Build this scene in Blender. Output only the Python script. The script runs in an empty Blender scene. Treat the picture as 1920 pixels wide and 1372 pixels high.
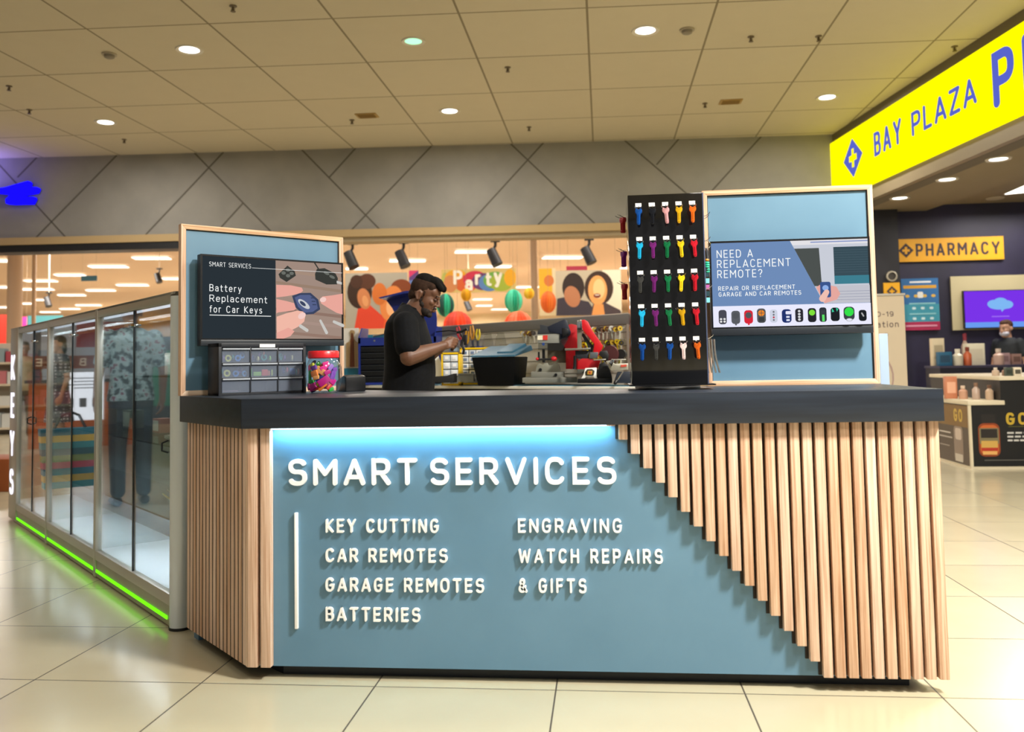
import bpy, bmesh, math, random
from mathutils import Vector, Matrix, Euler
random.seed(7)
SC = bpy.context.scene
COL = SC.collection
R = math.radians

# ------------------------------------------------------------------ camera
F_PX, YAW, PIT, ROLL = 1636.08, .1029, .0568, -.0184
CAM = Vector((1.3608, -3.1787, 1.1629)); SHIFT = -96.64
_f = Vector((-math.sin(YAW)*math.cos(PIT), math.cos(YAW)*math.cos(PIT), math.sin(PIT)))
_r0 = Vector((math.cos(YAW), math.sin(YAW), 0)); _u0 = _r0.cross(_f)
_r = _r0*math.cos(ROLL) + _u0*math.sin(ROLL); _u = -_r0*math.sin(ROLL) + _u0*math.cos(ROLL)
cam = bpy.data.cameras.new('camera'); cam_o = bpy.data.objects.new('camera', cam); COL.objects.link(cam_o)
cam_o.matrix_world = Matrix(((_r.x, _u.x, -_f.x, CAM.x), (_r.y, _u.y, -_f.y, CAM.y), (_r.z, _u.z, -_f.z, CAM.z), (0, 0, 0, 1)))
cam.sensor_width = 36; cam.lens = F_PX/1920*36; cam.shift_y = SHIFT/1920; cam.clip_end = 300; cam.clip_start = .05
cam.dof.use_dof = True; cam.dof.focus_distance = 4.1; cam.dof.aperture_fstop = 2.5
SC.camera = cam_o

# ------------------------------------------------------------------ world, big lights, exposure
SC.view_settings.view_transform = 'Standard'; SC.view_settings.look = 'None'
SC.view_settings.gamma = 1; SC.view_settings.use_curve_mapping = False
SC.view_settings.exposure = 0.0
wd = bpy.data.worlds.new('world'); SC.world = wd; wd.use_nodes = True
wd.node_tree.nodes['Background'].inputs[0].default_value = (1, .97, .93, 1)
wd.node_tree.nodes['Background'].inputs[1].default_value = .26

def lamp(kind, loc, energy, color=(1, 1, 1), size=.3, size_y=None, target=None, spread=None, name='lamp_light'):
    l = bpy.data.lights.new(name, kind); l.energy = energy; l.color = color
    if kind == 'AREA':
        l.size = size
        if size_y: l.shape = 'RECTANGLE'; l.size_y = size_y
        else: l.shape = 'DISK'
        if spread: l.spread = R(spread)
    else: l.shadow_soft_size = size
    o = bpy.data.objects.new(name, l); COL.objects.link(o); o.location = loc
    d = (Vector(target)-Vector(loc)) if target else Vector((0, 0, -1))
    o.rotation_euler = d.to_track_quat('-Z', 'Y').to_euler()
    return o
CEIL = 4.46
WARM = (1, .95, .87)
# mall downlights under fittings built further down, then added lamps without fittings
DOWNLIGHTS = [(-2.805, 5.264), (1.859, 5.449), (-.545, 7.854), (-5.118, 7.605), (4.26, 8.048)]
for x, y in DOWNLIGHTS: lamp('AREA', (x, y, CEIL-.06), 55, WARM, .25, name='downlight_and_fill_lamp')
for x, y, e in [(-3.2, .6, 30), (.7, 1.5, 14), (3.5, 1.2, 130), (-1.6, -3.0, 10), (3.2, -3.4, 90), (3.9, -1.6, 600), (5.0, 2.6, 110), (-5.5, 3, 45)]:  # unseen extra lamps, strongest at the right to brighten that side
    lamp('AREA', (x, y, CEIL-.06), e, WARM if x < 3 else (1, .96, .88), .6, name='downlight_and_fill_lamp')
# shop interiors behind
for x, y, e in [(-13, 11.2, 170), (-4.5, 11.2, 150), (1.5, 11.2, 150), (-14, 19, 650), (-4, 19, 650), (2, 19, 500), (-18, 29, 900), (-8, 29, 900), (1, 29, 900), (-24, 42, 1300), (-8, 42, 1300), (3, 42, 1300), (-26, 52, 900), (-8, 52, 900)]:
    lamp('AREA', (x, y, 4.4), e, (1, .93, .85), 5, 1.2, name='store_strip_lamp')
for x, y in [(6.6, 8.6), (7.2, 9.2)]:
    lamp('AREA', (x, y, 3.2), 26, (1, .95, .88), 1.1, .5, name='troffer_lamp')

# ------------------------------------------------------------------ placing helpers
def ray(px, py): return _f + _r*((px-960)/F_PX) - _u*((py-686-SHIFT)/F_PX)
def at(px, py, d): return CAM + ray(px, py)*d
def atz(px, py, z): v = ray(px, py); return CAM + v*((z-CAM.z)/v.z)
def aty(px, py, y): v = ray(px, py); return CAM + v*((y-CAM.y)/v.y)
S2 = math.sqrt(.5)

# ------------------------------------------------------------------ materials
def lin(c):
    if isinstance(c, str):
        c = c.lstrip('#'); c = [int(c[i:i+2], 16)/255 for i in (0, 2, 4)]
        c = [x/12.92 if x <= .04045 else ((x+.055)/1.055)**2.4 for x in c]
    return (c[0], c[1], c[2], 1)
_M = {}
def P(color, rough=.5, metal=0, spec=.5, coat=0, alpha=None, trans=0, name=None):
    k = ('P', str(color), rough, metal, spec, coat, trans)
    if k in _M: return _M[k]
    m = bpy.data.materials.new(name or 'paint'); m.use_nodes = True
    b = m.node_tree.nodes['Principled BSDF']
    b.inputs['Base Color'].default_value = lin(color); b.inputs['Roughness'].default_value = rough
    b.inputs['Metallic'].default_value = metal; b.inputs['Specular IOR Level'].default_value = spec
    b.inputs['Coat Weight'].default_value = coat; b.inputs['Transmission Weight'].default_value = trans
    # a faint procedural unevenness so no surface is perfectly flat
    nt = m.node_tree; n = nt.nodes.new('ShaderNodeTexNoise'); n.inputs['Scale'].default_value = 35
    mr = nt.nodes.new('ShaderNodeMapRange'); mr.inputs[3].default_value = max(.03, rough*.9); mr.inputs[4].default_value = min(1, rough*1.1)
    nt.links.new(n.outputs[0], mr.inputs[0]); nt.links.new(mr.outputs[0], b.inputs['Roughness'])
    _M[k] = m; return m
def EM(color, s=1.0):
    k = ('E', str(color), s)
    if k in _M: return _M[k]
    m = bpy.data.materials.new('lit_surface'); m.use_nodes = True; nt = m.node_tree; nt.nodes.clear()
    e = nt.nodes.new('ShaderNodeEmission'); e.inputs[0].default_value = lin(color); e.inputs[1].default_value = s
    o = nt.nodes.new('ShaderNodeOutputMaterial'); nt.links.new(e.outputs[0], o.inputs[0]); _M[k] = m
    m.cycles.emission_sampling = 'AUTO'
    return m
def GLASS(tint=(.96, .98, .97), refl=1.0, k0=.04):
    k = ('G', tint, refl, k0)
    if k in _M: return _M[k]
    m = bpy.data.materials.new('clear_pane'); m.use_nodes = True; nt = m.node_tree; nt.nodes.clear()
    lw = nt.nodes.new('ShaderNodeLayerWeight'); lw.inputs[0].default_value = .5
    pw = nt.nodes.new('ShaderNodeMath'); pw.operation = 'POWER'; pw.inputs[1].default_value = 5
    ma = nt.nodes.new('ShaderNodeMath'); ma.operation = 'MULTIPLY_ADD'; ma.inputs[1].default_value = refl*(1-k0); ma.inputs[2].default_value = k0
    t = nt.nodes.new('ShaderNodeBsdfTransparent'); t.inputs[0].default_value = (*tint, 1)
    g = nt.nodes.new('ShaderNodeBsdfGlossy'); g.inputs['Roughness'].default_value = .015
    mx = nt.nodes.new('ShaderNodeMixShader'); o = nt.nodes.new('ShaderNodeOutputMaterial')
    nt.links.new(lw.outputs['Facing'], pw.inputs[0]); nt.links.new(pw.outputs[0], ma.inputs[0]); nt.links.new(ma.outputs[0], mx.inputs[0])
    nt.links.new(t.outputs[0], mx.inputs[1]); nt.links.new(g.outputs[0], mx.inputs[2]); nt.links.new(mx.outputs[0], o.inputs[0])
    _M[k] = m; return m
def WOOD(c1, c2, axis='Z', scale=60, vary=.25, rough=.55):
    k = ('W', c1, c2, axis, scale, vary)
    if k in _M: return _M[k]
    m = bpy.data.materials.new('wood'); m.use_nodes = True; nt = m.node_tree; b = nt.nodes['Principled BSDF']
    tc = nt.nodes.new('ShaderNodeTexCoord'); mp = nt.nodes.new('ShaderNodeMapping')
    s = [scale]*3; s['XYZ'.index(axis)] = scale*.022; mp.inputs['Scale'].default_value = s
    oi = nt.nodes.new('ShaderNodeObjectInfo')
    ad = nt.nodes.new('ShaderNodeVectorMath'); ad.operation = 'MULTIPLY_ADD'; ad.inputs[1].default_value = (1, 1, 1)
    cm = nt.nodes.new('ShaderNodeMath'); cm.operation = 'MULTIPLY'; cm.inputs[1].default_value = 37
    nt.links.new(oi.outputs['Random'], cm.inputs[0])
    nt.links.new(tc.outputs['Object'], mp.inputs[0]); nt.links.new(mp.outputs[0], ad.inputs[0]); nt.links.new(cm.outputs[0], ad.inputs[2])
    n = nt.nodes.new('ShaderNodeTexNoise'); n.inputs['Scale'].default_value = 2.2; n.inputs['Detail'].default_value = 5; n.inputs['Distortion'].default_value = .3
    nt.links.new(ad.outputs[0], n.inputs[0])
    cr = nt.nodes.new('ShaderNodeValToRGB'); cr.color_ramp.elements[0].position = .3; cr.color_ramp.elements[1].position = .68
    cr.color_ramp.elements[0].color = lin(c1); cr.color_ramp.elements[1].color = lin(c2)
    nt.links.new(n.outputs[0], cr.inputs[0])
    hs = nt.nodes.new('ShaderNodeHueSaturation')
    mv = nt.nodes.new('ShaderNodeMapRange'); mv.inputs[3].default_value = 1-vary; mv.inputs[4].default_value = 1+vary*.5
    ms = nt.nodes.new('ShaderNodeMapRange'); ms.inputs[3].default_value = 1.15; ms.inputs[4].default_value = .8
    nt.links.new(oi.outputs['Random'], mv.inputs[0]); nt.links.new(mv.outputs[0], hs.inputs['Value'])
    nt.links.new(oi.outputs['Random'], ms.inputs[0]); nt.links.new(ms.outputs[0], hs.inputs['Saturation'])
    nt.links.new(cr.outputs[0], hs.inputs['Color']); nt.links.new(hs.outputs[0], b.inputs['Base Color'])
    b.inputs['Roughness'].default_value = rough
    bp = nt.nodes.new('ShaderNodeBump'); bp.inputs['Strength'].default_value = .15; nt.links.new(n.outputs[0], bp.inputs['Height']); nt.links.new(bp.outputs[0], b.inputs['Normal'])
    _M[k] = m; return m
def NOISY(c1, c2, scale=8, rough=.5, detail=4, bump=0, name='mottled', metal=0, spec=.5, stretch=(1, 1, 1), lo=.35, hi=.65):
    k = ('N', str(c1), str(c2), scale, rough, stretch, lo, hi)
    if k in _M: return _M[k]
    m = bpy.data.materials.new(name); m.use_nodes = True; nt = m.node_tree; b = nt.nodes['Principled BSDF']
    tc = nt.nodes.new('ShaderNodeTexCoord'); mp = nt.nodes.new('ShaderNodeMapping'); mp.inputs['Scale'].default_value = stretch
    n = nt.nodes.new('ShaderNodeTexNoise'); n.inputs['Scale'].default_value = scale; n.inputs['Detail'].default_value = detail
    cr = nt.nodes.new('ShaderNodeValToRGB'); cr.color_ramp.elements[0].position = lo; cr.color_ramp.elements[1].position = hi
    cr.color_ramp.elements[0].color = lin(c1); cr.color_ramp.elements[1].color = lin(c2)
    nt.links.new(tc.outputs['Object'], mp.inputs[0]); nt.links.new(mp.outputs[0], n.inputs[0]); nt.links.new(n.outputs[0], cr.inputs[0]); nt.links.new(cr.outputs[0], b.inputs['Base Color'])
    b.inputs['Roughness'].default_value = rough; b.inputs['Metallic'].default_value = metal; b.inputs['Specular IOR Level'].default_value = spec
    if bump:
        bp = nt.nodes.new('ShaderNodeBump'); bp.inputs['Strength'].default_value = bump; nt.links.new(n.outputs[0], bp.inputs['Height']); nt.links.new(bp.outputs[0], b.inputs['Normal'])
    _M[k] = m; return m
def GRID(c1, c2, line, sx, sy, ox, oy, lw, rough, shear=0, noise=3, spec=.5, bumpy=0):
    """tiles with thin joints, laid out in metres on the plane z = const"""
    m = bpy.data.materials.new('tiles'); m.use_nodes = True; nt = m.node_tree; b = nt.nodes['Principled BSDF']; L = nt.links.new
    def math_(op, a, b_=None):
        q = nt.nodes.new('ShaderNodeMath'); q.operation = op
        for i, v in enumerate((a, b_)):
            if v is None: continue
            if isinstance(v, (int, float)): q.inputs[i].default_value = v
            else: L(v, q.inputs[i])
        return q.outputs[0]
    g = nt.nodes.new('ShaderNodeNewGeometry'); sp = nt.nodes.new('ShaderNodeSeparateXYZ'); L(g.outputs['Position'], sp.inputs[0])
    u = math_('DIVIDE', math_('SUBTRACT', sp.outputs[0], ox), sx)
    yy = math_('SUBTRACT', sp.outputs[1], math_('MULTIPLY', sp.outputs[0], shear))
    v = math_('DIVIDE', math_('SUBTRACT', yy, oy), sy)
    def edge(t, s):
        fr = math_('FRACT', t); d = math_('MINIMUM', fr, math_('SUBTRACT', 1.0, fr)); return math_('LESS_THAN', math_('MULTIPLY', d, s), lw/2)
    joint = math_('MAXIMUM', edge(u, sx), edge(v, sy))
    wn = nt.nodes.new('ShaderNodeTexWhiteNoise'); cb = nt.nodes.new('ShaderNodeCombineXYZ'); L(math_('FLOOR', u), cb.inputs[0]); L(math_('FLOOR', v), cb.inputs[1]); L(cb.outputs[0], wn.inputs[0])
    n = nt.nodes.new('ShaderNodeTexNoise'); n.inputs['Scale'].default_value = noise; n.inputs['Detail'].default_value = 6; L(g.outputs['Position'], n.inputs[0])
    fac = math_('ADD', math_('MULTIPLY', wn.outputs[0], .45), math_('MULTIPLY', n.outputs[0], .6))
    mx = nt.nodes.new('ShaderNodeMix'); mx.data_type = 'RGBA'; mx.inputs[6].default_value = lin(c1); mx.inputs[7].default_value = lin(c2); L(fac, mx.inputs[0])
    m2 = nt.nodes.new('ShaderNodeMix'); m2.data_type = 'RGBA'; m2.inputs[7].default_value = lin(line); L(joint, m2.inputs[0]); L(mx.outputs[2], m2.inputs[6])
    L(m2.outputs[2], b.inputs['Base Color'])
    L(math_('MULTIPLY_ADD', joint, .5), b.inputs['Roughness']) if False else None
    rr = math_('ADD', math_('MULTIPLY', joint, .4), math_('ADD', rough, math_('MULTIPLY', n.outputs[0], .06))); L(rr, b.inputs['Roughness'])
    b.inputs['Specular IOR Level'].default_value = spec
    if bumpy:
        bp = nt.nodes.new('ShaderNodeBump'); bp.inputs['Strength'].default_value = bumpy; bp.inputs['Distance'].default_value = .004
        L(math_('SUBTRACT', 1.0, joint), bp.inputs['Height']); L(bp.outputs[0], b.inputs['Normal'])
    return m

# ------------------------------------------------------------------ mesh helpers
class MB:
    def __init__(s): s.v = []; s.f = []; s.m = []
    def add(s, vs, fs, m=0, T=None):
        k = len(s.v)
        s.v += [tuple(T @ Vector(v)) if T else tuple(v) for v in vs]
        s.f += [tuple(i+k for i in f) for f in fs]; s.m += [m]*len(fs); return s
    def box(s, x0, x1, y0, y1, z0, z1, m=0, T=None):
        v = [(x, y, z) for z in (z0, z1) for y in (y0, y1) for x in (x0, x1)]
        return s.add(v, [(0, 2, 3, 1), (4, 5, 7, 6), (0, 1, 5, 4), (2, 6, 7, 3), (0, 4, 6, 2), (1, 3, 7, 5)], m, T)
    def prism(s, poly, a, b, m=0, T=None, plane='xz'):
        """polygon in plane xz (extruded along y from a to b) or xy (along z) or yz (along x)"""
        n = len(poly)
        ar = sum(poly[i][0]*poly[(i+1) % n][1]-poly[(i+1) % n][0]*poly[i][1] for i in range(n))
        if ar < 0: poly = poly[::-1]
        if plane == 'xz': mk = lambda p, t: (p[0], t, p[1])
        elif plane == 'xy': mk = lambda p, t: (p[0], p[1], t)
        else: mk = lambda p, t: (t, p[0], p[1])
        v = [mk(p, a) for p in poly] + [mk(p, b) for p in poly]
        fs = [tuple(range(n)), tuple(range(2*n-1, n-1, -1))] + [(i, i+n, (i+1) % n+n, (i+1) % n) for i in range(n)]
        if (plane == 'xz') == (a > b): fs = [f[::-1] for f in fs]
        return s.add(v, fs, m, T)
    def cyl(s, p0, p1, r0, r1=None, n=14, m=0, T=None):
        r1 = r0 if r1 is None else r1
        p0, p1 = Vector(p0), Vector(p1); d = (p1-p0).normalized(); a = d.orthogonal().normalized(); b = d.cross(a)
        v = []
        for p, r in ((p0, r0), (p1, r1)):
            v += [p + (a*math.cos(2*math.pi*i/n)+b*math.sin(2*math.pi*i/n))*r for i in range(n)]
        fs = [tuple(range(n-1, -1, -1)), tuple(range(n, 2*n))] + [(i, (i+1) % n, (i+1) % n+n, i+n) for i in range(n)]
        return s.add(v, fs, m, T)
    def tube(s, pts, r, n=8, m=0, T=None, closed=False):
        pts = [Vector(p) for p in pts]; N = len(pts); v = []; up = None
        rr = r if isinstance(r, (list, tuple)) else [r]*N
        for i, p in enumerate(pts):
            if closed: d = pts[(i+1) % N]-pts[i-1]
            else: d = pts[min(i+1, N-1)]-pts[max(i-1, 0)]
            d.normalize()
            a = d.orthogonal().normalized() if up is None else (up - d*up.dot(d)).normalized()
            up = a; b = d.cross(a)
            v += [p+(a*math.cos(2*math.pi*k/n)+b*math.sin(2*math.pi*k/n))*rr[i] for k in range(n)]
        fs = []
        for i in range(N if closed else N-1):
            j = (i+1) % N
            fs += [(i*n+k, i*n+(k+1) % n, j*n+(k+1) % n, j*n+k) for k in range(n)]
        if not closed: fs += [tuple(range(n-1, -1, -1)), tuple(range((N-1)*n, N*n))]
        return s.add(v, fs, m, T)
    def lathe(s, prof, c=(0, 0, 0), n=24, m=0, T=None, closed=False):
        v = []; N = len(prof)
        for r, z in prof: v += [(c[0]+r*math.cos(2*math.pi*i/n), c[1]+r*math.sin(2*math.pi*i/n), c[2]+z) for i in range(n)]
        fs = []
        for j in range(N if closed else N-1):
            q = (j+1) % N
            fs += [(j*n+i, j*n+(i+1) % n, q*n+(i+1) % n, q*n+i) for i in range(n)]
        if not closed: fs += [tuple(range(n-1, -1, -1)), tuple(range((N-1)*n, N*n))]
        return s.add(v, fs, m, T)
    def ell(s, c, r, rot=None, nu=18, nv=12, m=0, T=None):
        c = Vector(c); M = (rot if rot else Matrix.Identity(3)); v = []
        for j in range(1, nv):
            t = math.pi*j/nv
            for i in range(nu):
                p = 2*math.pi*i/nu
                v.append(c + M @ Vector((r[0]*math.sin(t)*math.cos(p), r[1]*math.sin(t)*math.sin(p), r[2]*math.cos(t))))
        v.append(c+M @ Vector((0, 0, r[2]))); v.append(c+M @ Vector((0, 0, -r[2]))); a = len(v)-2
        fs = []
        for j in range(nv-2):
            fs += [(j*nu+i, (j+1)*nu+i, (j+1)*nu+(i+1) % nu, j*nu+(i+1) % nu) for i in range(nu)]
        fs += [(a, i, (i+1) % nu) for i in range(nu)] + [(a+1, (nv-2)*nu+(i+1) % nu, (nv-2)*nu+i) for i in range(nu)]
        return s.add(v, fs, m, T)
    def limb(s, p0, p1, r0, r1, n=14, m=0, T=None):
        """round-ended tapering capsule"""
        p0, p1 = Vector(p0), Vector(p1); d = (p1-p0).normalized(); a = d.orthogonal().normalized(); b = d.cross(a)
        ts = [.12, .5, .9, 1.25, math.pi/2]
        rings = [(p0-d*r0*math.cos(t), r0*math.sin(t)) for t in ts] + [(p1+d*r1*math.cos(t), r1*math.sin(t)) for t in ts[::-1]]
        v = []
        for p, r in rings: v += [p+(a*math.cos(2*math.pi*i/n)+b*math.sin(2*math.pi*i/n))*r for i in range(n)]
        N = len(rings)
        fs = [(j*n+i, j*n+(i+1) % n, (j+1)*n+(i+1) % n, (j+1)*n+i) for j in range(N-1) for i in range(n)]
        fs += [tuple(range(n-1, -1, -1)), tuple(range((N-1)*n, N*n))]
        return s.add(v, fs, m, T)
    def loft(s, rings, n=24, m=0, T=None, e=2.3):
        """closed stack of rounded rings (cx, cy, z, rx, ry)"""
        v = []
        for cx, cy, z, rx, ry in rings:
            for i in range(n):
                t = 2*math.pi*i/n; c, q = math.cos(t), math.sin(t)
                v.append((cx+rx*math.copysign(abs(c)**(2/e), c), cy+ry*math.copysign(abs(q)**(2/e), q), z))
        N = len(rings)
        fs = [(j*n+i, j*n+(i+1) % n, (j+1)*n+(i+1) % n, (j+1)*n+i) for j in range(N-1) for i in range(n)]
        fs += [tuple(range(n-1, -1, -1)), tuple(range((N-1)*n, N*n))]
        return s.add(v, fs, m, T)
    def build(s, name, mats, parent=None, bevel=0, smooth=False, seg=2, loc=None, rot=None):
        me = bpy.data.meshes.new(name)
        if loc is not None and parent is None:      # keep the origin at the thing
            L0 = Vector(loc); me.from_pydata([tuple(Vector(v)-L0) for v in s.v], [], s.f)
        else: me.from_pydata(s.v, [], s.f)
        mats = mats if isinstance(mats, (list, tuple)) else [mats]
        for mt in mats: me.materials.append(mt)
        me.polygons.foreach_set('material_index', s.m)
        if bevel:
            bm = bmesh.new(); bm.from_mesh(me); bm.normal_update()
            ed = [e for e in bm.edges if len(e.link_faces) == 2 and e.calc_face_angle(0) > .6]
            bmesh.ops.bevel(bm, geom=ed, offset=bevel, segments=seg, affect='EDGES', clamp_overlap=True, profile=.6)
            bm.to_mesh(me); bm.free()
        me.validate()
        if smooth or bevel:
            me.polygons.foreach_set('use_smooth', [True]*len(me.polygons))
            me.set_sharp_from_angle(angle=R(40 if smooth else 30))
        o = bpy.data.objects.new(name, me); COL.objects.link(o)
        if parent: o.parent = parent
        elif loc is not None: o.location = loc
        if rot is not None: o.rotation_euler = rot
        return o
def tag(o, label=None, cat=None, group=None, kind=None):
    if label: o['label'] = label
    if cat: o['category'] = cat
    if group: o['group'] = group
    if kind: o['kind'] = kind
    return o
def thing(name, label, cat, loc=(0, 0, 0), rz=0, group=None):
    o = bpy.data.objects.new(name, None); COL.objects.link(o); o.empty_display_size = .05
    o.location = loc; o.rotation_euler = (0, 0, rz); return tag(o, label, cat, group)
def struct(o, label=None): return tag(o, label, None, None, 'structure')
def copy_tree(o, parent=None):
    c = o.copy(); COL.objects.link(c)
    if parent: c.parent = parent
    for ch in [q for q in o.children]: copy_tree(ch, c)
    return c
def frameT(o, rz): return Matrix.Translation(Vector(o)) @ Matrix.Rotation(rz, 4, 'Z')

# ------------------------------------------------------------------ stroke lettering
def se(cx, cy, rx, ry, a0, a1, n=2.5, k=14):
    out = []
    for i in range(k+1):
        t = R(a0+(a1-a0)*i/k); c, q = math.cos(t), math.sin(t)
        out.append((cx+rx*math.copysign(abs(c)**(2/n), c), cy+ry*math.copysign(abs(q)**(2/n), q)))
    return out
def _glyphs():
    G = {}
    G['A'] = (.66, [[(0, 0), (.33, 1), (.66, 0)], [(.11, .28), (.55, .28)]])
    G['B'] = (.54, [[(.12, 1), (0, 1), (0, 0), (.12, 0)], [(.05, 1)] + se(.27, .765, .23, .235, 90, -90) + [(.0, .53)], [(.05, .53)] + se(.28, .265, .26, .265, 90, -90) + [(.05, 0)]])
    G['C'] = (.6, [se(.3, .5, .3, .5, 38, 322, 2.6, 26)])
    G['D'] = (.6, [[(0, 0), (0, 1)] + se(.25, .5, .35, .5, 90, -90, 2.5, 20) + [(0, 0)]])
    G['E'] = (.48, [[(.48, 1), (0, 1), (0, 0), (.48, 0)], [(0, .51), (.42, .51)]])
    G['F'] = (.47, [[(.47, 1), (0, 1), (0, 0)], [(0, .5), (.4, .5)]])
    G['G'] = (.62, [se(.3, .5, .3, .5, 40, 330, 2.6, 26) + [(.6, .46), (.34, .46)]])
    G['H'] = (.6, [[(0, 0), (0, 1)], [(.6, 0), (.6, 1)], [(0, .51), (.6, .51)]])
    G['I'] = (0, [[(0, 0), (0, 1)]])
    G['K'] = (.56, [[(0, 0), (0, 1)], [(.53, 1), (.06, .5), (.56, 0)]])
    G['L'] = (.46, [[(0, 1), (0, 0), (.46, 0)]])
    G['M'] = (.76, [[(0, 0), (0, 1), (.38, .42), (.76, 1), (.76, 0)]])
    G['N'] = (.6, [[(0, 0), (0, 1), (.6, 0), (.6, 1)]])
    G['O'] = (.64, [se(.32, .5, .32, .5, 90, 450, 2.6, 32)])
    G['P'] = (.54, [[(0, 0), (0, 1), (.12, 1)], [(.05, 1)] + se(.27, .72, .27, .28, 90, -90) + [(.0, .44)]])
    G['R'] = (.56, [[(0, 0), (0, 1), (.12, 1)], [(.05, 1)] + se(.27, .73, .27, .27, 90, -90) + [(.0, .46)], [(.28, .46), (.56, 0)]])
    G['S'] = (.56, [se(.28, .755, .265, .245, 28, 270, 2.4, 16)[:-1] + se(.28, .26, .28, .26, 90, -152, 2.4, 16)])
    G['T'] = (.6, [[(0, 1), (.6, 1)], [(.3, 1), (.3, 0)]])
    G['U'] = (.58, [[(0, 1)] + se(.29, .32, .29, .32, 180, 360) + [(.58, 1)]])
    G['V'] = (.64, [[(0, 1), (.32, 0), (.64, 1)]])
    G['W'] = (.96, [[(0, 1), (.22, 0), (.48, .9), (.74, 0), (.96, 1)]])
    G['Y'] = (.62, [[(0, 1), (.31, .46), (.62, 1)], [(.31, .46), (.31, 0)]])
    G['Z'] = (.56, [[(0, 1), (.56, 1), (0, 0), (.56, 0)]])
    G['&'] = (.66, [[(.66, 0), (.12, .66)] + se(.27, .78, .18, .22, 200, -20, 2.2) + [(.42, .66), (.06, .38)] + se(.26, .25, .26, .25, 150, 330, 2.2) + [(.56, .42)]])
    G['?'] = (.46, [se(.23, .76, .23, .24, 165, -50, 2.3) + [(.23, .42), (.23, .3)], [(.23, .06), (.23, 0)]])
    G['-'] = (.3, [[(0, .45), (.3, .45)]])
    G['1'] = (.2, [[(0, .8), (.2, 1), (.2, 0)]])
    G['9'] = (.5, [se(.25, .7, .25, .3, 0, 360, 2.3, 24), [(.5, .7), (.5, .4)] + se(.25, .3, .25, .3, 0, -130, 2.3)])
    G['a'] = (.42, [se(.21, .47, .205, .23, 155, 0, 2.3) + [(.42, 0)], [(.42, .40), (.22, .40)] + se(.19, .2, .19, .2, 90, 270, 2.3) + se(.22, .2, .2, .2, 270, 350, 2.2)])
    G['c'] = (.42, [se(.22, .35, .22, .35, 42, 318, 2.5, 20)])
    G['e'] = (.46, [[(0, .37), (.46, .37)] + se(.23, .35, .23, .35, 4, 318, 2.5, 24)])
    G['f'] = (.3, [[(.32, 1), (.22, 1)] + se(.22, .86, .1, .14, 90, 180) + [(.12, 0)], [(0, .68), (.3, .68)]])
    G['i'] = (0, [[(0, 0), (0, .7)], [(0, .93), (0, 1)]])
    G['l'] = (.1, [[(0, 1), (0, .12)] + se(.1, .1, .1, .1, 180, 270)])
    G['m'] = (.74, [[(0, 0), (0, .7)], [(0, .45)] + se(.185, .46, .185, .24, 180, 0) + [(.37, 0)], [(.37, .45)] + se(.555, .46, .185, .24, 180, 0) + [(.74, 0)]])
    G['n'] = (.42, [[(0, 0), (0, .7)], [(0, .43)] + se(.21, .46, .21, .24, 180, 0) + [(.42, 0)]])
    G['o'] = (.46, [se(.23, .35, .23, .35, 90, 450, 2.5, 26)])
    G['p'] = (.44, [[(0, -.28), (0, .7)], se(.22, .35, .22, .35, 180, 540, 2.5, 24)])
    G['r'] = (.28, [[(0, 0), (0, .7)], [(0, .4)] + se(.22, .44, .22, .26, 180, 90) + [(.28, .7)]])
    G['s'] = (.4, [se(.2, .53, .185, .17, 30, 270, 2.3)[:-1] + se(.2, .18, .2, .18, 90, -150, 2.3)])
    G['t'] = (.34, [[(.13, .95), (.13, .14)] + se(.25, .14, .12, .14, 180, 270) + [(.34, 0)], [(0, .68), (.34, .68)]])
    G['u'] = (.42, [[(0, .7)] + se(.21, .24, .21, .24, 180, 360) + [(.42, .7)], [(.42, .7), (.42, 0)]])
    G['y'] = (.46, [[(0, .7), (.23, 0)], [(.46, .7), (.19, -.15)] + se(.08, -.14, .1, .14, 0, -90)])
    return G
GL = _glyphs()
def ribbon(pts, h):
    """closed outline pairs of a poly-line of half-width h, mitred"""
    P_ = [Vector(p) for p in pts]
    q = [P_[0]]
    for p in P_[1:]:
        if (p-q[-1]).length > 1e-4: q.append(p)
    closed = len(q) > 3 and (q[0]-q[-1]).length < 1e-3
    if closed: q = q[:-1]
    N = len(q); out = []
    for i in range(N):
        a = q[i]-q[i-1] if (i > 0 or closed) else None
        b = q[(i+1) % N]-q[i] if (i < N-1 or closed) else None
        if a is None: a = b
        if b is None: b = a
        a = a.normalized(); b = b.normalized(); na = Vector((-a.y, a.x)); nb = Vector((-b.y, b.x))
        m = na+nb
        m = na if m.length < .05 else m.normalized()
        k = h/max(.45, m.dot(na)); out.append((q[i]+m*k, q[i]-m*k))
    return out, closed
def strokes_of(ch):
    """strokes split where they turn back sharply; returns (points, rounded ends)"""
    out = []
    for st in GL[ch][1]:
        cur = [st[0]]
        for k in range(1, len(st)):
            cur.append(st[k])
            if k < len(st)-1:
                a = Vector(st[k])-Vector(st[k-1]); b = Vector(st[k+1])-Vector(st[k])
                if a.length > 1e-4 and b.length > 1e-4 and a.angle(b) > 1.75: out.append(cur); cur = [st[k]]
        out.append(cur)
    return out
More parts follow.
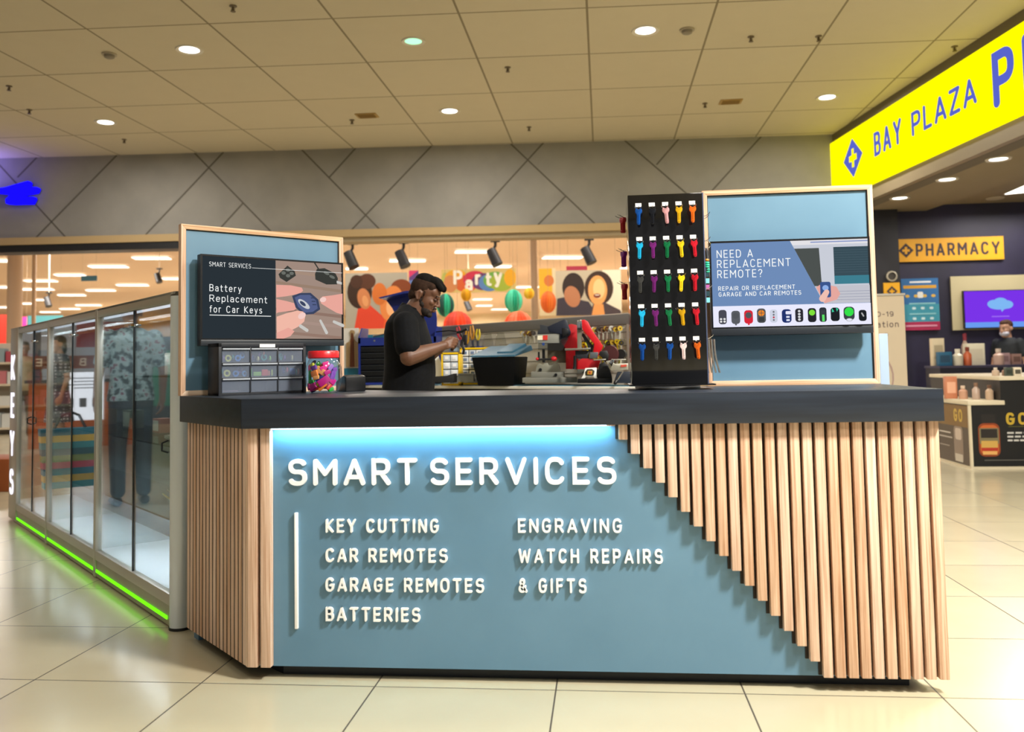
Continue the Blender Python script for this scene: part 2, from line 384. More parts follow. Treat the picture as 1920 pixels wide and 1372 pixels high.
def text(mb, s, x0, z0, cap, st, width=None, gap=.26, y0=0, y1=.01, m=0, T=None, narrow=1.0):
    """lettering on the plane y = y0 (facing -y) with body to y1; x to the right, z up"""
    h = st*cap/2; inner = cap-2*h; sp = .30*cap
    n = len(s)-1; g = gap*cap
    if width:
        fix = g*n + 2*h*sum(1 for c in s if c != ' ') + sp*s.count(' '); gw = sum(GL[c][0] for c in s if c != ' ')*inner
        narrow = (width-fix)/gw
        if narrow > 1.35 or narrow < .85:
            narrow = max(.85, min(1.35, narrow)); g += (width-fix-gw*narrow)/max(n, 1)
    x = x0; e = 0; sg = 1 if y1 > y0 else -1
    for ch in s:
        if ch == ' ': x += sp+g; continue
        for pts0 in strokes_of(ch):
            pts = [(x+h+px*inner*narrow, z0+h+pz*inner) for px, pz in pts0]
            pr, closed = ribbon(pts, h); N = len(pr); e = (e+1) % 4; ya = y0+sg*e*min(.00025, abs(y1-y0)*.2)
            v = []
            for l, r in pr: v += [(l.x, ya, l.y), (r.x, ya, r.y), (l.x, y1, l.y), (r.x, y1, r.y)]
            fs = []
            for i in range(N if closed else N-1):
                A = i*4; B = ((i+1) % N)*4
                fs += [(A, A+1, B+1, B), (A+2, B+2, B+3, A+3), (A, B, B+2, A+2), (A+1, A+3, B+3, B+1)]
            if not closed: fs += [(0, 2, 3, 1), ((N-1)*4, (N-1)*4+1, (N-1)*4+3, (N-1)*4+2)]
            mb.add(v, fs, m, T)
            if not closed:
                for ex in (pts[0], pts[-1]):       # softly rounded ends
                    mb.prism([(ex[0]+h*math.cos(math.pi*k/5)*.999, ex[1]+h*math.sin(math.pi*k/5)*.999) for k in range(10)], ya+sg*.00012, y1, m, T)
        x += GL[ch][0]*narrow*inner+2*h+g
    return x
class Flat:
    """a printed or lit picture: flat patches in (x, z) laid one just over another on a plane facing -y"""
    def __init__(s, y=0, T=None, step=.0004): s.mb = MB(); s.y = y; s.k = 0; s.mats = []; s.T = T; s.step = step
    def mi(s, m):
        if m not in s.mats: s.mats.append(m)
        return s.mats.index(m)
    def poly(s, pts, m):
        s.k += 1; y = s.y-s.k*s.step; n = len(pts)
        ar = sum(pts[i][0]*pts[(i+1) % n][1]-pts[(i+1) % n][0]*pts[i][1] for i in range(n))
        if ar < 0: pts = pts[::-1]
        s.mb.add([(p[0], y, p[1]) for p in pts], [tuple(range(n))], s.mi(m), s.T); return s
    def rect(s, x0, x1, z0, z1, m): return s.poly([(x0, z0), (x1, z0), (x1, z1), (x0, z1)], m)
    def ell(s, c, rx, rz, m, rot=0, n=22):
        ca, sa = math.cos(R(rot)), math.sin(R(rot)); pts = []
        for i in range(n):
            t = 2*math.pi*i/n; a, b = rx*math.cos(t), rz*math.sin(t); pts.append((c[0]+a*ca-b*sa, c[1]+a*sa+b*ca))
        return s.poly(pts, m)
    def cap(s, p, q, r0, r1, m, n=9):
        p, q = Vector(p), Vector(q); t = math.atan2(q.y-p.y, q.x-p.x); pts = []
        for i in range(n+1): a = t+math.pi/2+math.pi*i/n; pts.append((p.x+r0*math.cos(a), p.y+r0*math.sin(a)))
        for i in range(n+1): a = t-math.pi/2+math.pi*i/n; pts.append((q.x+r1*math.cos(a), q.y+r1*math.sin(a)))
        return s.poly(pts, m)
    def rrect(s, x0, x1, z0, z1, r, m, n=5):
        pts = []
        for cx, cz, a0 in ((x1-r, z1-r, 0), (x0+r, z1-r, 90), (x0+r, z0+r, 180), (x1-r, z0+r, 270)):
            pts += [(cx+r*math.cos(R(a0+90*i/n)), cz+r*math.sin(R(a0+90*i/n))) for i in range(n+1)]
        return s.poly(pts, m)
    def text(s, t, x, z, cap, st, m, width=None, gap=.24, narrow=1.0):
        s.k += 1; y = s.y-s.k*s.step; text(s.mb, t, x, z, cap, st, width, gap, y, y+s.step*.5, s.mi(m), s.T, narrow); return s
    def build(s, name, parent=None, **k): return s.mb.build(name, s.mats, parent, **k)

# ================================================================== palette
BLUE = NOISY('#5f859f', '#658ba5', 3, .42, name='blue_laminate')
WOODM = WOOD('#bd9071', '#f0d0b6', 'Z', 60, .14)
WOODX = WOOD('#bf9068', '#efd0ae', 'X', 60, .1)
DARK = NOISY('#1a202a', '#232b37', 40, .38, stretch=(.06, 1, 1), name='dark_woodgrain')
BLACK = P('#0b0c0f', .35); MATTE = P('#15161a', .6); GLOSSB = P('#0a0a0c', .06, coat=.5)
WHITE = P('#f4f4f2', .4); ALU = P('#bfb9ae', .3, .45); CHROME = P('#d8d8d8', .12, 1); ALUS = P('#c9d2d8', .22, .7)
GAPM = P('#2c241e', .8)

# ================================================================== setting
fl = MB().box(-45, 20, -9, 70, -.1, 0).build('floor', GRID('#afa58a', '#c4bb9f', '#4c4439', .66, .66, -.155, 0.0, .006, .17, noise=2.2, spec=.55)); struct(fl)
cl = MB().box(-16, 9.5, -7, 9.99, CEIL, CEIL+.1).build('ceiling', GRID('#c3b9a1', '#cbc1a9', '#8a7f6a', 1.2, 1.22, .09, 4.75, .022, .85, .045, noise=5, spec=.2)); struct(cl)
PW = Vector((-7.78, 9.19)); DW = Vector((12.61, .78)).normalized(); WANG = math.atan2(DW.y, DW.x)
WT = frameT((PW.x, PW.y, 0), WANG)           # local x along the bulkhead wall, y behind it
def wx(x): return (x-PW.x)/DW.x              # world x -> distance along the wall
mb = MB().box(-9, 12.65, 0, .35, 3.22, CEIL, 0, WT)
def groove(a, b, w=.022):
    a = Vector((wx(a[0]), a[1])); b = Vector((wx(b[0]), b[1])); d = (b-a).normalized(); n = Vector((-d.y, d.x))*w/2
    mb.prism([a+n, b+n, b-n, a-n], -.003, .01, 1, WT)
for a, b in [((-4.75, 4.46), (-3.57, 3.22)), ((-4.3, 4.46), (-5.5, 3.22)), ((-5.95, 4.46), (-7.2, 3.22)), ((-3.1, 4.46), (-1.93, 3.22)), ((-2.28, 4.46), (-2.68, 4.03)),
             ((-1.13, 4.46), (-2.35, 3.22)), ((1.76, 4.46), (3.1, 3.22)), ((2.56, 4.46), (2.22, 4.08)), ((.06, 4.46), (1.29, 3.22)), ((.55, 4.46), (-.62, 3.22)),
             ((3.77, 4.46), (2.6, 3.22)), ((-4.0, 3.67), (-4.42, 3.22)), ((.86, 3.64), (.44, 3.22)), ((-7.88, 4.46), (-6.74, 3.22)), ((-7.2, 4.46), (-7.5, 4.16)), ((-9.4, 4.46), (-8.2, 3.22))]:
    groove(a, b)
struct(mb.build('wall_back', [NOISY('#8b8882', '#96928b', 2, .7, name='grey_panels'), P('#5c574f', .8)]))
struct(MB().box(-9, 12.65, -.05, .33, 3.11, 3.22, 0, WT).build('trim_lintel', P('#b79c70', .6)))
struct(MB().box(-9, wx(-4.55), -.03, .3, 3.0, 3.11, 0, WT).build('trim_fascia', P('#1c1c1f', .5)))
struct(MB().box(wx(-4.55), 12.65, 0, .3, 3.04, 3.11, 0, WT).build('trim_reveal', P('#9c8a6c', .7)))
# far side of the walkway on the left (seen only mirrored in the showcase)
struct(MB().box(-15.2, -15, -7, 9, 0, CEIL).build('wall_left', P('#4a4f58', .8)))
# store beyond the opening
struct(MB().box(-40, 12, 9.95, 56, 4.62, 4.75).build('ceiling_store', P('#c9ab90', .8)))
struct(MB().box(-40, 12, 55.5, 56, 0, 4.62).build('wall_store', NOISY('#cdb692', '#e0cfae', .6, .8, name='beige_wall')))
struct(MB().box(4.98, 5.1, 10.1, 55, 0, 4.62).build('wall_store_side', P('#cfbca0', .8)))
# pharmacy shell
PC = Vector((4.827, 9.97)); GD = Vector((.13827, -.99039))      # shop front runs from the corner towards the viewer
PA = math.atan2(GD.y, GD.x); PT = frameT((PC.x, PC.y, 0), PA)   # local x along the front, +y away from the walkway = into the shop
mb = MB().box(-.0, 13, -.02, .3, 4.33, CEIL, 0, PT).box(0, 13, .10, .3, 3.28, 4.33, 0, PT)
struct(mb.build('wall_pharmacy', P('#6b6252', .7)))
struct(MB().box(.1, 13, .0, .09, 3.28, 3.46, 0, PT).build('trim_track', P('#8a7c64', .5)))
mb = MB().box(0, 13, .3, 1.25, 3.28, 3.4, 0, PT).box(0, 13, 1.25, 6, 3.36, 3.45, 0, PT)
struct(mb.build('ceiling_pharmacy', P('#8f8168', .8)))
mb = MB().box(5.6, 12, 9.98, 10.15, 0, 3.4)
struct(mb.build('wall_pharmacy_back', NOISY('#221f33', '#2c2745', 1.2, .5, name='aubergine_wall')))
struct(MB().box(5.15, 5.61, 9.75, 10.15, 0, 3.3).build('column_pharmacy', P('#1f1e24', .5)))

# ================================================================== ceiling fittings
LIT = EM('#fffaf0', 6)
def downlight(x, y, z, lab, lit=LIT, r=.12, grp='recessed ceiling downlights'):
    t = thing('downlight', lab, 'ceiling light', (x, y, z), 0, grp)
    MB().lathe([(r*.83, -.004), (r*1.12, -.012), (r*1.18, 0), (r*.83, .0)], n=28, closed=True).build('trim_ring', P('#cfc8b8', .4), t, smooth=True)
    MB().lathe([(.001, -.0035), (r*.6, -.006), (r*.84, -.003), (r*.84, .0), (.001, 0)], n=28).build('lens', lit, t, smooth=True)
    return t
for (x, y), lab in zip(DOWNLIGHTS, ['bright round downlight above the left display board, nearest the top left', 'bright round downlight at the top of the ceiling above the key tool tower',
        'round downlight low on the ceiling above the person and the party banner', 'round downlight far left on the ceiling, near the blue sign', 'round downlight on the ceiling beside the yellow pharmacy sign']):
    downlight(x, y, CEIL, lab)
downlight(-.481, 5.381, CEIL, 'green glowing round emergency light in the ceiling', EM('#a8f7c0', 1.6), .105, 'green lights')
def sprinkler(px, py, lab):
    p = atz(px, py, CEIL-.03); t = thing('fire_sprinkler', lab, 'sprinkler', (p.x, p.y, CEIL), 0, 'fire sprinklers on the mall ceiling')
    MB().lathe([(.034, 0), (.036, -.006), (.02, -.012), (.001, -.012)], n=14).build('escutcheon', P('#6d5f4a', .5), t, smooth=True)
    MB().cyl((0, 0, -.01), (0, 0, -.05), .009, n=8).cyl((0, 0, -.05), (0, 0, -.054), .024, n=12).tube([(-.014, 0, -.02), (-.016, 0, -.035), (0, 0, -.05)], .003, 6).tube([(.014, 0, -.02), (.016, 0, -.035), (0, 0, -.05)], .003, 6).build('head', P('#5a4a34', .4, .5), t, smooth=True)
for px, py, lab in [(437, 17, 'small dark sprinkler near the top edge, right of the upper left downlight'), (17, 166, 'small dark sprinkler at the left edge of the ceiling'), (952, 131, 'small dark sprinkler in the middle of the ceiling, below and right of the green light'),
        (660, 229, 'small dark sprinkler beside the tan vent over the left board'), (233, 265, 'small dark sprinkler just below the far left downlight'), (992, 242, 'small dark sprinkler just above the grey bulkhead in mid ceiling'),
        (1322, 198, 'small dark sprinkler beside the tan vent above the tower'), (1535, 73, 'small dark sprinkler near the ceiling joint on the upper right'), (1790, 92, 'small dark sprinkler close above the yellow pharmacy sign'),
        (55, 210, 'faint small sprinkler in the bluish corner of the ceiling'), (1408, 74, 'tiny sprinkler between the top downlight and the yellow sign')]:
    sprinkler(px, py, lab)
for px, py, lab in [(205, 101, 'small grey smoke detector on the ceiling, left of the bright top left downlight'), (1288, 55, 'small grey smoke detector just right of the top downlight')]:
    p = atz(px, py, CEIL); t = thing('smoke_detector', lab, 'smoke detector', (p.x, p.y, CEIL), 0, 'smoke detectors')
    MB().lathe([(.075, 0), (.075, -.015), (.001, -.015)], n=20).build('base', P('#a59a86', .5), t, smooth=True)
    MB().lathe([(.055, -.015), (.05, -.04), (.03, -.05), (.001, -.05)], n=20).build('sensor_cap', P('#82796a', .5), t, smooth=True)
for px, py, lab in [(688, 216, 'tan air vent in the ceiling above the left display board'), (1370, 190, 'tan air vent in the ceiling above the key tool tower')]:
    p = atz(px, py, CEIL); t = thing('ceiling_vent', lab, 'vent', (p.x, p.y, CEIL), 0, 'tan ceiling vents')
    MB().box(-.14, .14, -.1, .1, -.012, 0).build('vent_frame', P('#a98a4e', .6), t, bevel=.004)
    m2 = MB()
    for k in range(5): m2.box(-.11, .11, -.075+k*.034, -.06+k*.034, -.02, -.008)
    m2.build('louvre', P('#8f713a', .6), t)

# ================================================================== counter
HT, TH = 1.05, .112
W_ = 2.533; LL = .692
dL = Vector((-S2, S2)); nL = Vector((S2, S2))
def lp(t, n): return (dL.x*t+nL.x*n, dL.y*t+nL.y*n)      # t along the slanted left face, n inwards
top = [(0, 0), (W_, 0), (W_, .80), (2.0, .80), (1.55, .62), (.66, .62), lp(LL, 0.83), lp(LL, 0)]
tag(MB().prism(top, HT-TH, HT, plane='xy').build('counter_worktop', DARK, bevel=.002), 'long black worktop with slanted left end on the blue and timber service counter', 'worktop')
ct = thing('service_counter', 'blue service counter with raised white lettering and stepped vertical timber slats', 'counter', (0, 0, 0))
PY = .062
base = [(.068+.02, PY), (W_-.045, PY), (W_-.045, .74), (2.0, .74), (1.55, .56), (.7, .56), lp(LL-.01, .7), lp(LL-.01, .062), ]
c0 = lp(0, .062)
# front panel and slanted side panel
MB().box(.045, W_-.045, PY, PY+.02, .046, HT-TH).build('front_panel', BLUE, ct)
MB().prism([lp(-.0+.03, .064), lp(LL-.004, .064), lp(LL-.004, .084), lp(.03, .084)], .052, HT-TH, plane='xy').prism([lp(LL-.06, .064), lp(LL-.004, .064), lp(LL-.004, .084), lp(LL-.06, .084)], 0, .052, plane='xy').build('side_panel', BLUE, ct)
MB().prism([(.12, PY+.05), (2.413, PY+.05), (2.413, .7), (2.0, .7), (1.55, .5), (.75, .5), lp(LL-.06, .62), lp(LL-.06, .13), (.06, .16)], 0, .046, plane='xy').build('plinth', P('#141a22', .45), ct)
MB().prism([(.1, PY+.02), (W_-.06, PY+.02), (W_-.06, .74), (2.0, .74), (1.55, .56), (.7, .56), lp(LL-.02, .7), lp(LL-.02, .085), (.06, .13)], .046, HT-TH, plane='xy').build('carcass', P('#20262c', .6), ct)
# slats on the slanted face
pitch = (LL-.036)/17
for i in range(17):
    t0 = .03+i*pitch
    MB().prism([lp(t0+.004, .03), lp(t0+pitch-.0062, .03), lp(t0+pitch-.0062, .062), lp(t0+.004, .062)], .05, HT-TH, plane='xy').build('slat', WOODM, ct, bevel=.0015)
MB().prism([lp(.034, .0312), lp(LL-.014, .0312), lp(LL-.014, .0635), lp(.034, .0635)], .05, HT-TH, plane='xy').build('slat_gap_fill', GAPM, ct)  # dark fill set almost flush, standing in for the shade between slats
# slats on the front
fx = [(.013, .049, .05), (.0625, .1005, .05)]
for i in range(27):
    x0 = 1.367+.0432*i; zb = .934-.0518*i if i < 17 else .05
    fx.append((x0, x0+.0318, min(zb, HT-TH-.006)))
for x0, x1, zb in fx:
    MB().box(x0, x1, .028, .0612, zb, HT-TH-.0005).build('slat', WOODM, ct, bevel=.0015)
MB().prism([(.0005, .0405), (.0122, .029), (.0122, .061), (.004, .061)], .05, HT-TH-.0006, plane='xy').build('corner_trim', WOOD('#d9b394', '#f3d6bd', 'Z', 60, .05), ct)
bk = MB()
for i in range(1, 27):
    x0 = 1.367+.0432*i; zb = .934-.0518*i if i < 17 else .05
    bk.box(x0-.0118, x0+.001, .056, PY-.0005, zb+.0005, HT-TH-.001)
bk.build('slat_gap_fill', GAPM, ct)
# lettering
LW = P('#fbfbf8', .35)
def sign_line(name, s, x0, x1, z0, z1, st=.155):
    # each word is its own cut-out piece
    words_ = s.split(' '); probe = MB(); h_ = (z1-z0)
    from_x = x0
    tot = MB(); text(tot, s, x0, z0, h_, st, x1-x0, y0=PY-.013, y1=PY-.0005)
    if len(words_) == 1: return tot.build(name, LW, ct)
    # split the line at its space by position
    fx_ = sorted(set(round(v[0], 5) for v in tot.v)); gaps = sorted(((b-a), a, b) for a, b in zip(fx_, fx_[1:]))
    cut = (gaps[-1][1]+gaps[-1][2])/2
    for side in (0, 1):
        mb = MB(); idx = {}
        for f in tot.f:
            if all((tot.v[i][0] > cut) == bool(side) for i in f):
                mb.f.append(tuple(idx.setdefault(i, len(idx)) for i in f)); mb.m.append(0)
        mb.v = [tot.v[i] for i in idx]
        mb.build(name, LW, ct)
sign_line('heading_lettering', 'SMART', .163, .660, .7185, .8185, .16)
sign_line('heading_lettering', 'SERVICES', .709, 1.399, .7185, .8185, .16)
for s, x0, x1, z0 in [('KEY CUTTING', .308, .739, .543), ('CAR REMOTES', .307, .770, .434), ('GARAGE REMOTES', .306, .905, .3255), ('BATTERIES', .306, .665, .217),
                      ('ENGRAVING', 1.035, 1.415, .544), ('WATCH REPAIRS', 1.035, 1.558, .4345), ('& GIFTS', 1.033, 1.281, .3275)]:
    sign_line('list_lettering', s, x0, x1, z0, z0+.0505, .15)
MB().box(.187, .1985, PY-.013, PY, .187, .617).build('divider_bar', LW, ct, bevel=.001)
MB().box(.103, 1.385, .038, .05, HT-TH-.007, HT-TH-.0005).build('led_strip', EM('#d8f4ff', 4), ct)
lamp('AREA', (.744, .036, HT-TH-.009), 4.6, (.30, .74, 1), 1.27, .012, target=(.744, .05, .8), name='counter_led_lamp')

# ================================================================== left board, screen, drawers (all turned 45 degrees)
BA = R(45)
def board(name, lab, loc, rz, x1, h, depth=.03, fw=.022):
    t = thing(name, lab, 'display board', loc, rz)
    MB().box(fw*.6, x1-fw*.6, depth*.35, depth*.8, fw*.6, h-fw*.6).build('panel', BLUE, t)
    MB().prism([(0, 0), (x1, 0), (x1-fw, fw), (fw, fw)], 0, depth).build('frame_rail', WOODX, t, bevel=.0015)
    MB().prism([(0, h), (fw, h-fw), (x1-fw, h-fw), (x1, h)], 0, depth).build('frame_rail', WOODX, t, bevel=.0015)
    MB().prism([(0, 0), (fw, fw), (fw, h-fw), (0, h)], 0, depth).build('frame_stile', WOODM, t, bevel=.0015)
    MB().prism([(x1, 0), (x1, h), (x1-fw, h-fw), (x1-fw, fw)], 0, depth).build('frame_stile', WOODM, t, bevel=.0015)
    m2 = MB(); g = .0035
    for a in ((fw, fw+g, fw, h-fw), (x1-fw-g, x1-fw, fw, h-fw), (fw, x1-fw, h-fw-g, h-fw)): m2.box(a[0], a[1], depth*.3, depth*.36, a[2], a[3])
    m2.build('shadow_strip', P('#1b1c1e', .7), t); return t  # dark strips drawn for the shade along the frame's inner edge
e = lp(LL, 0)
board('display_board', 'blue board in a timber frame holding the battery replacement screen', (e[0]+.003, e[1]+.003, HT), BA, .80, .762, .035)
board('display_board', 'blue board in a timber frame behind the replacement remote screen', (1.816, .74, HT), 0, .733, .868, .035)

def tv(lab, loc, rz, w, h, bar):
    t = thing('television', lab, 'screen', loc, rz, 'counter screens')
    b = .008
    MB().box(0, w, .006, .045, 0, h).build('casing', P('#15171c', .45), t, bevel=.003)
    mb = MB().box(0, b, 0, .007, bar, h).box(w-b, w, 0, .007, bar, h).box(b, w-b, 0, .007, h-b, h).box(b, w-b, 0, .007, bar, bar+.006)
    mb.build('bezel', P('#0c0d10', .3), t)
    MB().box(0, w, -.004, .03, 0, bar).build('lower_bar', P('#20262e', .4), t, bevel=.003)
    MB().box(w*.3, w*.7, .045, .062, h*.3, h*.75).build('wall_bracket', BLACK, t)
    return t, b
# --- left screen
o = Vector(lp(.63, .069)); t1, b = tv('black screen advertising battery replacement for car keys on the left board', (o.x, o.y, 1.268), BA, .701, .407, .027)
F = Flat(.0062); K = 1.0
X = lambda px: (px-.0)   # local metres already
F.rect(.008, .693, .033, .399, EM('#2a3238'))
zz = lambda z: z-1.268
F.rect(.352, .693, .033, .399, EM('#a08a7e', 1.0))
for k, (z0, c) in enumerate([(.06, '#94796c'), (.115, '#a78f84'), (.165, '#8f7468'), (.235, '#a68e80'), (.29, '#98806f'), (.35, '#a58c7b')]):
    F.poly([(.352, z0), (.693, z0-.03), (.693, z0-.015), (.352, z0+.013)], EM(c))
skin, skin2, nail, dk, dk2, nav, sil = EM('#e9a79a'), EM('#f0b8a6'), EM('#f3cdc6'), EM('#3b3c38'), EM('#6c6f69'), EM('#3c4560'), EM('#c9c7c2')
F.poly([(.365, .335), (.41, .378), (.447, .352), (.452, .332), (.405, .30), (.372, .318)], dk)
for c in [(.39, .342), (.412, .357), (.412, .33), (.43, .342)]: F.ell(c, .011, .008, dk2)
F.poly([(.55, .345), (.56, .37), (.6, .376), (.66, .352), (.672, .33), (.668, .30), (.61, .297), (.552, .318)], dk)
F.poly([(.665, .318), (.693, .312), (.693, .30), (.665, .305)], sil)
for c in [(.61, .352), (.64, .335)]: F.ell(c, .016, .007, dk2, -20)
F.cap((.548, .398), (.575, .36), .0035, .003, dk)
F.poly([(.352, .284), (.425, .285), (.48, .276), (.487, .262), (.47, .247), (.40, .232), (.352, .225)], skin)
F.poly([(.352, .218), (.40, .21), (.445, .2), (.455, .18), (.44, .167), (.36, .155), (.352, .15)], skin)
F.poly([(.43, .235), (.47, .25), (.525, .253), (.565, .222), (.575, .175), (.54, .152), (.49, .147), (.448, .18)], nav)
F.poly([(.443, .228), (.472, .241), (.52, .243), (.553, .217), (.562, .18), (.536, .162), (.495, .157), (.46, .184)], EM('#56618a'))
F.ell((.49, .198), .035, .014, EM('#c9ccd0'), -35); F.ell((.484, .2), .018, .008, nav, -35)
for k in range(3): F.rect(.525+k*.004, .545+k*.004, .226-k*.016, .231-k*.016, nav)
F.poly([(.352, .045), (.352, .135), (.40, .152), (.455, .166), (.485, .162), (.497, .145), (.49, .115), (.46, .09), (.42, .07), (.385, .045)], skin2)
F.poly([(.385, .033), (.352, .033), (.352, .06), (.41, .085), (.44, .068), (.42, .045)], skin)
F.ell((.478, .142), .021, .014, nail, 28)
F.poly([(.693, .255), (.64, .245), (.585, .237), (.572, .222), (.578, .203), (.62, .18), (.66, .16), (.693, .152)], skin)
F.ell((.588, .222), .017, .012, nail, 15)
F.cap((.47, .093), (.503, .073), .008, .008, sil); F.cap((.573, .12), (.605, .063), .006, .008, sil); F.cap((.645, .116), (.693, .098), .007, .008, sil)
wt = EM('#f2f4f2', 1.1)
F.text('SMART SERVICES', .035, zz(1.621), .0205, .09, wt, .192)
F.poly([(.232, .357), (.7-.01, .357), (.69, .3555), (.232, .3555)], wt)
F.text('Battery', .036, zz(1.510), .031, .1, wt, .146); F.text('Replacement', .036, zz(1.4635), .031, .1, wt, .268); F.text('for Car Keys', .036, zz(1.4155), .031, .1, wt, .243)
F.rect(.036, .322, zz(1.4025), zz(1.4055), wt)
F.build('screen', t1)
# --- right screen
t2, b = tv('black screen asking about a replacement remote on the right board', (1.832, .672, 1.268), 0, .676, .412, .031)
F = Flat(.0062); x_ = lambda x: x-1.832
F.rect(.008, .668, .037, .404, EM('#6f8cb8', 1.0))
F.poly([(.345, .404), (.668, .404), (.668, .13), (.478, .13)], EM('#c9cdd8', 1.0))
gx = lambda z: .345+(.404-z)/(.274)*.133
F.poly([(gx(.37), .37), (.465, .37), (.472, .205), (gx(.205), .205)], EM('#4d5250')); F.rect(.525, .668, .212, .372, EM('#3a4e58')); F.rect(.525, .668, .212, .248, EM('#3f7f90'))
F.poly([(.345, .404), (.668, .404), (.668, .385), (gx(.385), .385)], EM('#e4e2e6')); F.rect(.43, .668, .393, .398, EM('#8898c8'))
for k in range(10): F.rect(.525, .668, .262+k*.0105, .2635+k*.0105, EM('#4a5f69'))
F.poly([(gx(.205), .205), (.668, .205), (.668, .13), (.478, .13)], EM('#c2c3cc'))
for k in range(4): F.poly([(.53-k*.004, .143+k*.012), (.668, .143+k*.012), (.668, .145+k*.012), (.53-k*.004, .145+k*.012)], EM('#9a9db0'))
F.poly([(.445, .20), (.47, .215), (.53, .2), (.545, .17), (.53, .145), (.478, .13)], EM('#e6a89f')); F.rrect(.462, .506, .155, .222, .008, EM('#3c568e')); F.ell((.484, .196), .013, .012, EM('#8fb0e8')); F.cap((.47, .15), (.488, .178), .014, .011, EM('#f0bfb2'))
F.rect(.008, .668, .037, .128, EM('#e6e6f8', 1.05))
def fob(x, z0, z1, w, c, kind):
    F.rrect(x-w/2, x+w/2, z0, z1, w*.35, EM(c)); h = z1-z0; g = EM('#9aa0a4'); m = (z0+z1)/2
    if kind == 0:
        for a in (-.22, .22):
            for q in (.18, .36): F.ell((x+a*w, z0+q*h), w*.15, w*.13, EM('#e8e8e8'))
    elif kind == 1: F.ell((x, z0+.62*h), w*.36, w*.36, EM('#54565a')); F.rect(x-w*.1, x+w*.1, z0-.006, z0, EM(c))
    elif kind == 2: F.ell((x, z0+.68*h), w*.36, w*.36, EM('#f08a2c')); F.rect(x-.3*w, x+.3*w, z0+.66*h, z0+.7*h, EM('#50504c')); F.rect(x-.03*w, x+.03*w, z0+.45*h, z0+.9*h, EM('#50504c')); F.rrect(x-.3*w, x+.3*w, z0+.08*h, z0+.4*h, .003, EM('#3b3d40'))
    elif kind == 3:
        for q in (.2, .4, .6, .82): F.ell((x, z0+q*h), w*.13, w*.13, EM('#c03040') if q == .4 else EM('#70747a'))
    elif kind == 4: F.rrect(x-.1*w, x+.5*w, z0+.62*h, z0+.86*h, .004, EM('#e6e6f8')); F.rect(x-.05*w, x+.3*w, z0+.36*h, z0+.5*h, EM('#dfe4f4')); F.rect(x-.05*w, x+.3*w, z0+.12*h, z0+.26*h, EM('#dfe4f4'))
    elif kind == 5:
        for q in (.18, .38, .58, .8): F.ell((x, z0+q*h), w*.17, w*.15, EM('#d9dade'))
    elif kind == 6: F.ell((x, z0+.68*h), w*.36, w*.36, EM('#7ee03a'))
    elif kind == 7: F.rect(x-.14*w, x+.2*w, z0+.04*h, z0+.5*h, EM('#5fe36a')); F.rect(x-.3*w, x+.3*w, z0+.55*h, z0+.8*h, EM('#3c4048'))
    elif kind == 8: F.poly([(x-.34*w, z0+.98*h), (x-.1*w, z0+.7*h), (x-.36*w, z0+.66*h)], EM('#3ad0a0')); F.poly([(x+.1*w, z0+.98*h), (x+.36*w, z0+.9*h), (x+.2*w, z0+.68*h)], EM('#3ad0a0'))
    elif kind == 9: F.ell((x, z0+.62*h), w*.42, w*.42, EM('#35e04a')); F.ell((x, z0+.02*h), w*.3, .007, EM('#b8bcc0')); F.ell((x, z0+.03*h), w*.22, .005, EM('#e6e6f8'))
    elif kind == 10: F.cap((x-.1*w, z0+.7*h), (x+.1*w, z0+.45*h), .003, .003, EM('#b0b0b0'))
for k, (x, z0, z1, w, c) in enumerate([(.048, .05, .112, .034, '#4a4a54'), (.103, .05, .107, .037, '#5b5d62'), (.157, .05, .108, .037, '#d8293a'), (.211, .052, .114, .037, '#55575a'), (.262, .052, .108, .032, '#cfd4e4'),
        (.316, .05, .108, .04, '#23346e'), (.368, .052, .110, .033, '#2d2c34'), (.421, .05, .110, .035, '#26262c'), (.466, .05, .112, .03, '#33363e'), (.516, .052, .11, .037, '#1f2226'), (.573, .055, .112, .045, '#3c4248'), (.628, .05, .097, .032, '#1f2226')]):
    fob(x, z0, z1, w, c, [0, 1, 1, 2, 3, 4, 5, 6, 7, 8, 9, 10][k])
for s, z, w in [('NEED A', 1.604, .153), ('REPLACEMENT', 1.5605, .31), ('REMOTE?', 1.5165, .19)]: F.text(s, x_(1.8605), zz(z), .0345, .1, wt, w)
F.text('REPAIR OR REPLACEMENT', x_(1.8625), zz(1.462), .0185, .13, wt, .323); F.text('GARAGE AND CAR REMOTES', x_(1.8635), zz(1.4365), .0185, .13, wt, .346)
F.build('screen', t2)

# --- drawer cabinet
o = Vector(lp(.489, .097))
dc = thing('drawer_cabinet', 'dark small parts cabinet of nine clear drawers under the left screen', 'drawer cabinet', (o.x, o.y, HT), BA)
CW, CH, CD = .405, .226, .128; NAVY = P('#1d2129', .45)
mb = MB().box(0, CW, .006, CD, 0, .012).box(0, CW, 0, CD, CH-.018, CH).box(0, .014, 0, CD, 0, CH).box(CW-.014, CW, 0, CD, 0, CH).box(.014, CW-.014, CD-.008, CD, .012, CH-.018)
x0s = [.017, .145, .272]; x1s = [.139, .266, .388]; z0s = [.142, .077, .012]; z1s = [.204, .138, .073]
for x in (.139, .266): mb.box(x, x+.006, 0, CD-.01, .012, CH-.018)
for z in (.073, .138): mb.box(.014, CW-.014, 0, CD-.01, z, z+.004)
mb.build('casing', NAVY, dc, bevel=.0015)
MB().box(.183, .255, -.002, 0, .207, .222).build('paper_label', WHITE, dc)
dg = bpy.data.materials.new('frosted_plastic'); dg.use_nodes = True; nt = dg.node_tree; nt.nodes.clear()
